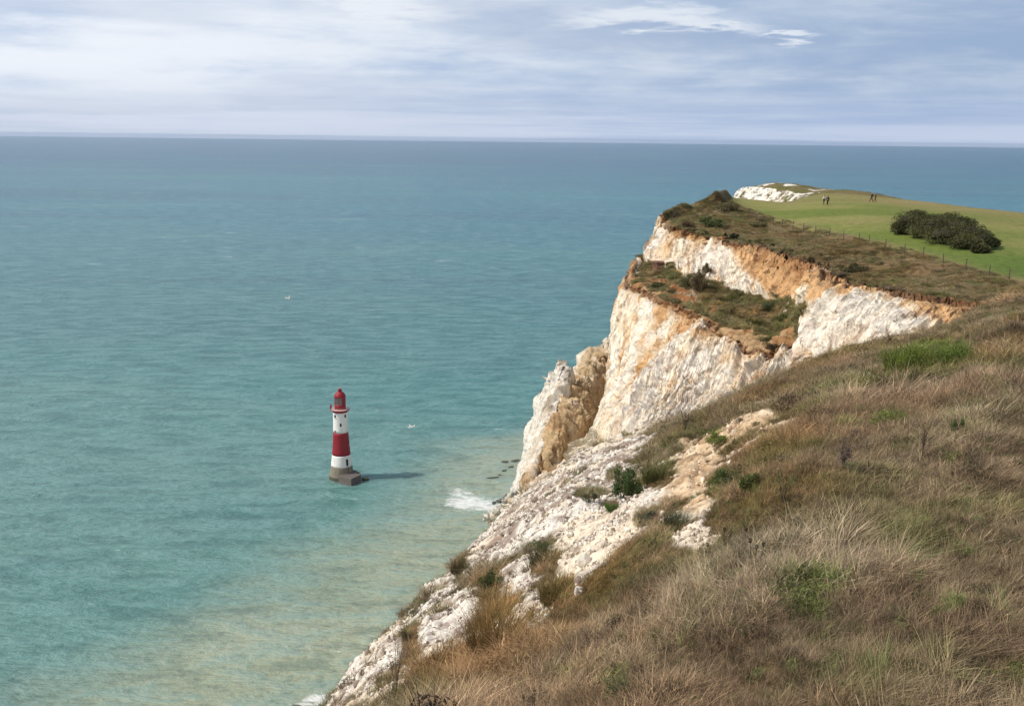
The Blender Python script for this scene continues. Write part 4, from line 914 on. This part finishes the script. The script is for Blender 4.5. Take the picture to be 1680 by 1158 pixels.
# scattered bushes along the broken edge and on the terrace
for i, (x, y, wp, hp, b, lb) in enumerate([
    (1168, 372, 40, 20, (.11, .14, .045), 'dark green gorse patch on the knoll at the tip of the headland'),
    (1190, 346, 40, 18, (.17, .14, .07), 'brown scrub on top of the knoll, just below the green field'),
    (1242, 372, 34, 10, (.18, .16, .07), 'flat brown bush on the headland right of the knoll'),
    (1126, 372, 26, 12, (.2, .14, .07), 'brown scrub at the very tip above the white cliff'),
    (1205, 392, 16, 10, (.05, .045, .03), 'little black bush on the upper cliff edge above the orange chalk'),
    (1148, 478, 30, 44, (.22, .17, .09), 'brown scrub heaped against the white upper cliff on the terrace'),
    (1130, 470, 34, 26, (.17, .16, .07), 'olive bush left of the brown scrub heap on the terrace'),
    (1160, 448, 16, 20, (.18, .15, .08), 'brown bush topping the scrub heap against the upper cliff'),
    (1263, 512, 34, 22, (.10, .12, .05), 'dark green bush in the middle of the terrace'),
    (1205, 492, 32, 10, (.12, .13, .035), 'light green patch of bush at the foot of the upper cliff'),
    (1232, 535, 40, 16, (.12, .12, .035), 'yellow green bush on the lower terrace'),
    (1290, 530, 34, 18, (.10, .11, .03), 'green bush on the right end of the terrace by the white buttress'),
    (1270, 574, 30, 14, (.10, .075, .04), 'brown bush at the lowest lip of the terrace'),
    (1085, 472, 40, 10, (.10, .10, .035), 'green grass mound on the outer end of the terrace'),
    (1372, 456, 40, 12, (.19, .16, .1), 'grey brown bush under the upper edge above the white buttress'),
    (1400, 446, 44, 14, (.10, .09, .04), 'olive bush at the broken edge right of the grey brown one'),
    (1465, 478, 40, 12, (.24, .18, .11), 'flat brown bush at the cliff edge above the orange buttress'),
    (1100, 436, 20, 8, (.09, .09, .035), 'low bush behind the brown rock stump'),
    ]):
    shrub(x, y, wp, hp, b, lb, 'bush', 'heath_bush', 'leafy', 60+i, dens=.9, which='head')

# ------------------------------------------------------------------ lighthouse
def paint(name, c, dirt=(.25, .22, .18), amt=.25, rough=.55):
    m, t = newmat(name); pos = t.n('ShaderNodeTexCoord').outputs['Object']
    n = t.noise(t.mapping(pos, sc=(1, 1, .18)), 1.3, 6, .65); n2 = t.noise(pos, .6, 4, .6)
    cc = t.mix(t.math('MULTIPLY', t.sm(t.math('ADD', t.math('MULTIPLY', n, .6), t.math('MULTIPLY', n2, .4)), .48, .68), amt), c, dirt)
    br = t.n('ShaderNodeTexBrick', {'Vector': t.mapping(pos, sc=(1, 1, 1)), 'Scale': 1.0})
    b = t.n('ShaderNodeBump', {'Height': n, 'Strength': .3, 'Distance': .1})
    p = t.n('ShaderNodeBsdfPrincipled', {'Base Color': cc, 'Roughness': rough, 'Normal': b.outputs[0], 'Specular IOR Level': .3})
    t.n('ShaderNodeOutputMaterial', {0: p.outputs[0]}); return m
M_RED = paint('red_paint', (.27, .016, .026), (.13, .035, .03), .6); M_WHT = paint('white_paint', (.80, .79, .76), (.45, .36, .26), .55)
M_GRAN = paint('wet_granite', (.23, .20, .15), (.08, .075, .055), .9, .8); M_CONC = paint('dark_concrete', (.125, .11, .098), (.07, .06, .05), .9, .8)
M_WEED = paint('weedy_stone', (.06, .065, .04), (.03, .03, .02), .6, .8)
M_BLK = plain('dark_opening', (.015, .015, .018), .6, .1); M_PNK = paint('deck_paint', (.62, .46, .44), (.4, .3, .28), .3)
M_GLS, _t = newmat('lantern_glass'); _p = _t.n('ShaderNodeBsdfPrincipled', {'Base Color': (.20, .27, .26, 1), 'Roughness': .12, 'Specular IOR Level': .7}); _t.n('ShaderNodeOutputMaterial', {0: _p.outputs[0]})
M_LENS, _t = newmat('lamp_lens'); _p = _t.n('ShaderNodeBsdfPrincipled', {'Base Color': (.55, .58, .52, 1), 'Roughness': .2}); _t.n('ShaderNodeOutputMaterial', {0: _p.outputs[0]})
LHP = P(561, 783, -CAMZ)
LH = empty('lighthouse', LHP, 0, label='red and white striped lighthouse standing in the sea off the cliffs', category='lighthouse')
def rad(z):
    return float(np.interp(z, [0, 1, 3, 6, 11.3, 16, 22, 27, 32], [5.9, 5.75, 5.35, 4.9, 4.25, 3.86, 3.5, 3.36, 3.32]))
def band(name, z0, z1, mat, n=10, off=0.0):
    pr = [(rad(z0+(z1-z0)*i/n)+off, z0+(z1-z0)*i/n) for i in range(n+1)]
    return MB().lathe(pr, 48).build(name, mat, LH, True)
band('weed_ring', -3, 1.1, M_WEED, 4, .06); band('granite_base', 1.1, 6.1, M_GRAN); band('lower_white_band', 6.1, 11.4, M_WHT); band('red_band', 11.4, 22.2, M_RED); band('upper_white_band', 22.2, 32.0, M_WHT)
gal = MB().lathe([(3.3, 31.6), (3.7, 32.1), (4.25, 32.5), (4.3, 32.55), (4.3, 32.95), (4.2, 33.0)], 48).build('gallery', M_RED, LH, True)
MB().lathe([(4.18, 33.0), (4.15, 33.06), (2.3, 33.06)], 48, cap=False).build('deck', M_PNK, gal)
rl = MB()
for i in range(24):
    a = i*math.pi/12; rl.tube([(4.05*math.cos(a), 4.05*math.sin(a), 33.0), (4.05*math.cos(a), 4.05*math.sin(a), 34.1)], .035, 5)
for z in (33.55, 34.1): rl.tube([(4.05*math.cos(q*math.pi/24), 4.05*math.sin(q*math.pi/24), z) for q in range(49)], .035, 5)
rl.build('railing', M_PNK, gal)
lan = MB().lathe([(2.55, 33.05), (2.55, 39.3)], 40, a0=R(-62), a1=R(165), cap=False).build('lantern_wall', M_RED, LH, True)
MB().lathe([(2.6, 33.05), (2.6, 35.2), (2.5, 35.25)], 40).build('lantern_plinth', M_RED, LH, True)
MB().lathe([(2.42, 35.2), (2.42, 38.6)], 40, cap=False).build('lantern_glazing', M_GLS, LH, True)
MB().lathe([(.5, 35.3), (1.0, 35.9), (1.1, 37), (.9, 38), (.4, 38.5)], 20).build('lamp', M_LENS, LH, True)
mu = MB()
for i in range(14):
    a = R(-62) - R(133)*i/13; mu.box((2.47*math.cos(a), 2.47*math.sin(a), 36.9), (.09, .09, 3.4), a)
for z in (36.3, 37.5): mu.lathe([(2.44, z-.04), (2.5, z-.04), (2.5, z+.04), (2.44, z+.04)], 40, cap=False)
mu.build('glazing_bar', M_RED, LH)
dome = MB().lathe([(2.62, 38.5), (2.72, 38.7), (2.68, 39.0), (2.45, 39.7), (2.05, 40.3), (1.5, 40.85), (.95, 41.15), (.85, 41.3)], 40).build('dome', M_RED, LH, True)
MB().lathe([(.82, 41.2), (.82, 42.0), (1.0, 42.05), (.95, 42.25), (.5, 42.55), (.12, 42.7)], 24).build('vent', M_RED, dome, True)
MB().tube([(0, 0, 42.6), (0, 0, 44.0)], .06, 6).build('finial', plain('bare_rod', (.5, .3, .28), .5), dome)
MB().box((-4.1, -.6, 34.0), (.8, 1.1, 1.8), .2).build('signal_box', M_RED, gal)
camdir = math.atan2(-LHP[1], -LHP[0])                        # bearing from the tower to the viewpoint
def opening(name, off, z, w, h, mat=M_BLK, frame=True):
    a = camdir + off; r = rad(z)
    e = MB().box((r*math.cos(a), r*math.sin(a), z), (.34, w, h), a).build(name, mat, LH)
    if frame: MB().box(((r+.1)*math.cos(a), (r+.1)*math.sin(a), z-h/2-.12), (.4, w+.3, .16), a).build('sill', M_WHT, e)
    return e
opening('window', R(-46), 30.2, .75, 1.2); opening('window', R(40), 30.2, .75, 1.2); opening('window', R(0), 26.2, .8, 1.35); opening('window', R(-46), 22.9, .6, 1.0, M_RED, False)
opening('window', R(70), 17.0, .5, 1.0)
opening('door', R(33), 8.3, 1.0, 3.2, M_BLK, False)
# ladder of rungs below the door
ld = MB()
a = camdir+R(33)
ld.tube([((rad(z_)+.12)*math.cos(a)-.3*math.sin(a), (rad(z_)+.12)*math.sin(a)+.3*math.cos(a), z_) for z_ in (1.6, 4, 6.6)], .04, 4)
for i in range(14):
    z = 1.8+i*.36; r = rad(z)+.12; ld.tube([(r*math.cos(a)-.3*math.sin(a), r*math.sin(a)+.3*math.cos(a), z), (r*math.cos(a)+.3*math.sin(a), r*math.sin(a)-.3*math.cos(a), z)], .03, 4)
ld.build('ladder', M_CONC, LH)
# landing stage, a rough concrete block built against the tower on the shore side
q0 = P(557, 789, -CAMZ+1)-LHP; 
def lw(px, py, z): w_ = P(px, py, z-CAMZ)-LHP; return (w_[0], w_[1])
top = [lw(556, 780, 3.2), lw(576, 785.5, 3.2), lw(592, 778.5, 3.2), lw(590, 774, 3.2), lw(583, 770.5, 3.2), lw(566, 771, 3.2)]
cx_ = sum(p[0] for p in top)/6; cy_ = sum(p[1] for p in top)/6
def pring(k, z): return [(cx_+(x-cx_)*k, cy_+(y-cy_)*k, z) for x, y in top]
rs = pring(1.14, -3)+pring(1.06, .3)+pring(1.03, .9)+pring(1.0, 3.05)+pring(.96, 3.2)
fs = [tuple(range(5, -1, -1))]+[(i*6+j, i*6+(j+1) % 6, (i+1)*6+(j+1) % 6, (i+1)*6+j) for i in range(4) for j in range(6)]+[tuple(24+j for j in range(6))]
lst = MB().add(rs, fs).build('landing_stage', M_CONC, LH)
MB().box((cx_+2.2, cy_+.3, 3.35), (1.2, .9, .5), .3).build('mooring_block', M_CONC, lst)
ext = MB().box((cx_+6.2, cy_+.6, .2), (3.2, 3.0, 1.6), .35, taper=.8).build('step', M_WEED, lst)

# ------------------------------------------------------------------ rocks in the shallows
def rock(px, py, w, h, label, seed, mat, name='sea_rock', z=0.0, cat='rock', pos=None, group=None, yaw=0.0, dp=.7):
    import bmesh
    bm = bmesh.new(); bmesh.ops.create_icosphere(bm, subdivisions=4, radius=.5); V = np.array([v.co[:] for v in bm.verts]); Fq = np.array([[v.index for v in f.verts] for f in bm.faces]); bm.free()
    g = np.random.default_rng(seed)
    for _ in range(10):
        n = g.normal(0, 1, 3); n /= np.linalg.norm(n); V = V-n*np.maximum(V@n-g.uniform(.28, .42), 0)[:, None]*.9
    V = V*(1+.16*fbm(V, 3, 4, seed))[:, None]*ar(w, w*dp, h)
    me = mesh_np(name, V, Fq, mat, False); o = link(name, me, label=label, category=cat, group=group)
    o.location = Vector(pos if pos is not None else wpx(px, py)) + Vector((0, 0, h*.22+z)); o.rotation_euler = (0, 0, yaw); return o
M_RK = plain('wet_flint', (.10, .10, .08), .7, .4, 1.5, .5)
for i, (x, y, wd, hh, lb) in enumerate([(833, 818, 4.2, 3.0, 'dark rock in the surf nearest the foot of the white cliff'), (822, 824, 5.0, 2.8, 'broad dark rock in the surf left of the one at the cliff foot'),
      (810, 826, 2.6, 1.6, 'small dark rock at the left end of the surf rocks'), (822, 835, 3.2, 1.4, 'low dark rock on the near side of the surf'),
      (845, 756, 5.0, 1.2, 'curved dark reef showing in the shallows, nearest the pinnacle'), (829, 758, 4.2, 1.1, 'dark reef just left of the curved one'), (838, 766, 3.4, .8, 'flat reef patch below the curved reef'),
      (827, 772, 3.4, .8, 'flat reef patch lower left of the curved reef'), (805, 784, 4.0, .8, 'slanting reef patch farthest out from the cliff'), (814, 783, 3.0, .6, 'thin reef sliver beside the slanting reef patch'),
      (820, 779, 3.0, .6, 'small reef patch between the slanting and the flat ones'), (861, 760, 7.0, .8, 'long flat reef sliver touching the foot of the pinnacle'),
      (487, 1159, 3.0, 1.2, 'dark rock in the surf at the bottom edge')]):
    rock(x, y, wd, hh, lb, 800+i, M_RK, dp=.5 if i > 3 else .75, yaw=(.5*i) % 1.2-.3)
# chalk blocks lying on the scree
for i, (x, y, wp, hp, lb) in enumerate([(958, 925, 20, 34, 'big white chalk block sticking out of the lower scree'), (950, 975, 20, 30, 'white chalk block below the biggest one in the scree'),
      (878, 1030, 26, 14, 'flat white chalk slab beside the ochre grass clump'), (934, 878, 14, 12, 'rounded white boulder near the middle of the scree'), (1032, 842, 12, 10, 'small pale stone beside the vivid green shrub'),
      (688, 1105, 20, 16, 'cream chalk block near the bottom of the scree'), (658, 1040, 16, 18, 'white chalk knob on the scree edge against the shallow water')]):
    h = hit(x, y, 'near'); d = h[1]; rock(0, 0, wp*d/F*1.1, hp*d/F*1.0, lb, 850+i, M_BLOCK, 'chalk_block', 0, 'boulder', h[0]-Vector((0, 0, hp*d/F*.1)))
# brown stump of earth left standing on the terrace
h = hit(1080, 437, 'head')
pp = P(1080, 433, h[1]*.985 if h else 150); s_ = np.linalg.norm(pp-ar(0, 0, CAMZ))/F
st = rock(0, 0, 1, 1, 'x', 880, plain('baked_soil', (.15, .08, .055), .95, .4, 1.5, .6), 'earth_stump', 0, 'rock', pp)
mb = MB(); pr = [(1.12, -1.2), (1.02, -.2), (.98, .4), (1.02, .9), (1.06, 1.0), (.95, 1.12), (.4, 1.18)]
mb.lathe([(r*9.5*s_, z*9*s_-6*s_) for r, z in pr], 20); me = bpy.data.meshes.new('earth_stump'); me.from_pydata([tuple(np.array(v)*(1+.12*float(fbm(np.array(v), 1.2, 3, 9)))) for v in mb.v], [], mb.f)
me.materials.append(st.data.materials[0]); st.data = me; st['label'] = 'square brown stump of earth standing on the outer end of the terrace'; st.location = Vector(pp)

# ------------------------------------------------------------------ wire fence
M_POST = plain('weathered_post', (.12, .09, .065), .9, .3, 10, .4); M_WIRE = plain('fence_wire', (.14, .13, .12), .5, .1, 5, .1, .6)
fpx = [(1229, 354), (1241, 362), (1254, 366), (1268, 369), (1283, 373), (1300, 376), (1318, 379), (1338, 383), (1360, 387), (1384, 392), (1409, 398), (1425, 401), (1452, 407), (1484, 417), (1515, 420), (1547, 432), (1583, 443), (1622, 453), (1655, 461), (1700, 474), (1750, 488)]
fp = []
for x, y in fpx:
    hh = hit(min(x, 1679+60), y, 'head'); fp.append(hh[0] if hh else Vector(P(x, y, -13.3)))
FE = empty('wire_fence', fp[0], 0, label='thin post and wire fence between the green turf and the brown heath', category='fence')
g = np.random.default_rng(4); tops = []
for i, p in enumerate(fp):
    q = p-fp[0]; lx, ly = g.normal(0, .05, 2); H = 1.15+g.uniform(-.1, .1)
    MB().tube([(0, 0, -.3), (lx*.5, ly*.5, H*.5), (lx, ly, H)], [.06, .055, .05], 7).build('post', M_POST, FE).location = q
    tops.append((q, Vector((lx, ly, H))))
for k in (.45, .7, .95):
    pts = []
    for i, (q, t) in enumerate(tops):
        pts.append(q+t*k)
        if i < len(tops)-1: pts.append((q+t*k).lerp(tops[i+1][0]+tops[i+1][1]*k, .5)-Vector((0, 0, .04)))
    MB().tube(pts, .009, 4).build('wire', M_WIRE, FE)

# ------------------------------------------------------------------ people
def skinmesh(joints, edges, name, mats, parent, matfn=None, sub=2):
    me = bpy.data.meshes.new(name+'_rig'); me.from_pydata([j[0] for j in joints], edges, []); o = bpy.data.objects.new(name+'_rig', me); COL.objects.link(o)
    sk = o.modifiers.new('s', 'SKIN'); sk.use_smooth_shade = True; sd_ = o.modifiers.new('u', 'SUBSURF'); sd_.levels = sub; sd_.render_levels = sub
    for i, j in enumerate(joints): v = me.skin_vertices[0].data[i]; v.radius = (j[1], j[2] if len(j) > 2 else j[1]); v.use_root = (i == 0)
    bpy.context.view_layer.update(); dg = bpy.context.evaluated_depsgraph_get(); m2 = bpy.data.meshes.new_from_object(o.evaluated_get(dg)); m2.name = name
    bpy.data.objects.remove(o); m2.materials.clear()
    for m in mats: m2.materials.append(m)
    for p in m2.polygons:
        p.use_smooth = True; p.material_index = matfn(p.center) if matfn else 0
    return link(name, m2, parent)
M_SKIN = plain('skin', (.45, .27, .19), .6, .05); M_HAIR = plain('dark_hair', (.03, .022, .016), .7, .2)
def person(px, py, yaw, label, topc, legc, stride=.25, lean=0.0, H=1.74, arm=.15, bag=None):
    h = hit(px, py, 'head'); p = h[0]; k = H/1.74
    e = empty('person', p, yaw, label=label, category='person', group='walkers on the clifftop')
    def v(x, y, z): return (x*k, (y+lean*max(0, z-.9))*k, z*k)
    J = [(v(0, 0, .95), .13*k, .10*k), (v(0, 0, 1.15), .125*k, .095*k), (v(0, 0, 1.34), .155*k, .105*k), (v(0, 0, 1.46), .07*k), (v(0, .01, 1.54), .052*k), (v(0, .02, 1.62), .078*k, .09*k), (v(0, .02, 1.69), .07*k, .085*k)]
    E = [(0, 1), (1, 2), (2, 3), (3, 4), (4, 5), (5, 6)]
    legs = []; arms = []
    for s in (-1, 1):
        st = stride*s; b = len(J)
        J += [(v(.09*s, 0, .88), .085*k), (v(.095*s, st*.45+.05, .49), .058*k), (v(.10*s, st, .09), .042*k), (v(.10*s, st+.14, .035), .035*k)]
        E += [(0, b), (b, b+1), (b+1, b+2), (b+2, b+3)]; legs.append(b)
        b = len(J); sw = -arm*s
        J += [(v(.17*s, 0, 1.40), .055*k), (v(.22*s, sw*.4-.02, 1.13), .042*k), (v(.23*s, sw+.08, .90), .030*k), (v(.232*s, sw+.11, .84), .026*k)]
        E += [(2, b), (b, b+1), (b+1, b+2), (b+2, b+3)]; arms.append(b)
        for f in range(4):
            c = len(J); o = (f-1.5)*.018; ln_ = (.06, .072, .068, .052)[f]
            J += [(v(.232*s, sw+.115+o, .80), .0088*k), (v(.226*s, sw+.125+o, .80-ln_*.6), .008*k), (v(.215*s, sw+.13+o, .80-ln_), .007*k)]; E += [(b+3, c), (c, c+1), (c+1, c+2)]
        c = len(J); J += [(v(.222*s, sw+.15, .85), .010*k), (v(.205*s, sw+.175, .815), .0085*k)]; E += [(b+3, c), (c, c+1)]
    mface = (0, 0)
    body = skinmesh(J, E, 'body', [M_SKIN], e)
    # clothing: the same limbs, a little fuller
    jt = [(J[i][0], J[i][1]+.022*k, (J[i][2] if len(J[i]) > 2 else J[i][1])+.025*k) for i in (0, 1, 2)]; je = [(0, 1), (1, 2)]
    for b in arms:
        c = len(jt); jt += [(J[b+i][0], J[b+i][1]+.02*k) for i in range(3)]; je += [(2, c), (c, c+1), (c+1, c+2)]
    skinmesh(jt, je, 'jacket', [plain('jacket', topc, .85, .15)], e)
    tt = [(J[0][0], .145*k, .115*k)]; te = []
    for b in legs:
        c = len(tt); tt += [(J[b+i][0], J[b+i][1]+.018*k) for i in range(3)]; te += [(0, c), (c, c+1), (c+1, c+2)]
    skinmesh(tt, te, 'trousers', [plain('trousers', legc, .85, .15)], e)
    for b in legs: skinmesh([(J[b+2][0], .05*k), (v(J[b+3][0][0]/k, J[b+3][0][1]/k, .04), .045*k)], [(0, 1)], 'shoe', [M_HAIR], e, sub=1)
    hx = Vector(v(0, .02, 1.66))
    hm = MB(); 
    n = 10
    prof = [(.088*k*math.sin(R(a_)), .09*k*math.cos(R(a_))) for a_ in (118, 100, 80, 60, 40, 20, 2)]
    hm.lathe(prof, 16); o = hm.build('hair', M_HAIR, e, True); o.location = hx+Vector((0, -.018*k, .012*k)); o.rotation_euler = (R(14), 0, 0)
    # eyes, nose, mouth, ears
    fm = MB()
    for s in (-1, 1):
        MB().box((.03*s*k, .095*k, 0), (.018*k, .012*k, .009*k)).build('eye', M_HAIR, e).location = hx
        MB().box((.078*s*k, .0, -.01*k), (.014*k, .03*k, .045*k)).build('ear', M_SKIN, e).location = hx
    MB().box((0, .105*k, -.022*k), (.018*k, .022*k, .032*k), taper=.5).build('nose', M_SKIN, e).location = hx
    MB().box((0, .094*k, -.052*k), (.04*k, .01*k, .008*k)).build('mouth', plain('lip', (.3, .1, .09), .6), e).location = hx
    if bag: MB().box((0, -.19*k, 1.22*k), (.28*k, .16*k, .40*k), taper=.85).build('backpack', plain('bag', bag, .9, .2), e)
    return e
person(1351.5, 336, R(35), 'walker in a white top and dark trousers, standing beside a companion in dark clothes', (.75, .74, .72), (.02, .02, .025), .12)
person(1357.5, 337.3, R(20), 'walker all in dark brown clothes beside the one in the white top', (.06, .038, .035), (.05, .025, .02), .10, H=1.78)
person(1429.5, 332, R(80), 'walker in a black jacket striding with legs apart near the skyline', (.015, .016, .022), (.10, .05, .04), .32, lean=.10, H=1.78, bag=(.02, .02, .03))
person(1436, 331.3, R(70), 'walker in black top and rust brown trousers following the striding one', (.02, .022, .035), (.16, .06, .03), .15, H=1.72)

# ------------------------------------------------------------------ gulls
M_GUL, t_ = newmat('gull_feathers')
ps = t_.n('ShaderNodeTexCoord').outputs['Object']; sx = t_.n('ShaderNodeSeparateXYZ', {0: ps}).outputs[0]
tip = t_.sm(t_.math('ABSOLUTE', sx), .52, .60)
pr_ = t_.n('ShaderNodeBsdfPrincipled', {'Base Color': t_.mix(tip, (.82, .82, .80), (.25, .25, .27)), 'Roughness': .7}); t_.n('ShaderNodeOutputMaterial', {0: pr_.outputs[0]})
def gull(px, py, D, rot, label, seed, dih=.5, droop=-.4, sweep=.25):
    pos = P(px, py, D); S_ = np.concatenate([np.linspace(-.66, -.1, 14), np.linspace(-.085, .085, 9), np.linspace(.1, .66, 14)]); n = 16; V = []
    for s in S_:
        a = abs(s)
        body = math.sqrt(max(0, 1-(a/.092)**2)) if a < .092 else 0
        chord = .17*(1-((a-.1)/.62)**2)**.6 if a >= .1 else .18; chord = max(chord, .015)
        L = max(chord, .56*body); th = max(.011, .15*body*1.0)
        z0 = (min(a, .3)-.05)*dih*.6 + max(a-.3, 0)*droop if a > .05 else 0
        y0 = .03+(.12*sweep if a > .25 else 0)*1 - max(a-.28, 0)*sweep*1.2 + min(a, .28)*.25
        if body: y0 = lerp(y0, .02, body)
        for j in range(n):
            q = 2*math.pi*j/n; yy = math.cos(q)*L/2; zz_ = math.sin(q)*th/2
            if body and L > chord: zz_ *= (1-.55*max(0, -math.cos(q)))*(1-.15*max(0, math.cos(q)))
            V.append((s, y0+yy, z0+zz_))
    Fq = [[i*n+j, i*n+(j+1) % n, (i+1)*n+(j+1) % n, (i+1)*n+j] for i in range(len(S_)-1) for j in range(n)]
    e = empty('seagull', pos, 0, label=label, category='seagull', group='gulls gliding over the sea'); e.rotation_euler = rot
    link('body', mesh_np('body', np.array(V), np.array(Fq), M_GUL), e)
    MB().lathe([(.012, 0), (.009, .03), (.002, .055)], 8).build('beak', plain('beak_horn', (.6, .38, .05), .5), e, True)
    b = e.children[-1]; b.rotation_euler = (R(-95), 0, 0); b.location = (0, .29, -.005)
gull(675, 695, 104, (R(-35), R(18), R(150)), 'white gull banking with wings spread, just right of the lighthouse top', 1)
gull(478, 489, 128, (R(15), R(5), R(75)), 'white gull far out over the water, up and left of the lighthouse', 2, dih=1.4, droop=.5, sweep=.1)
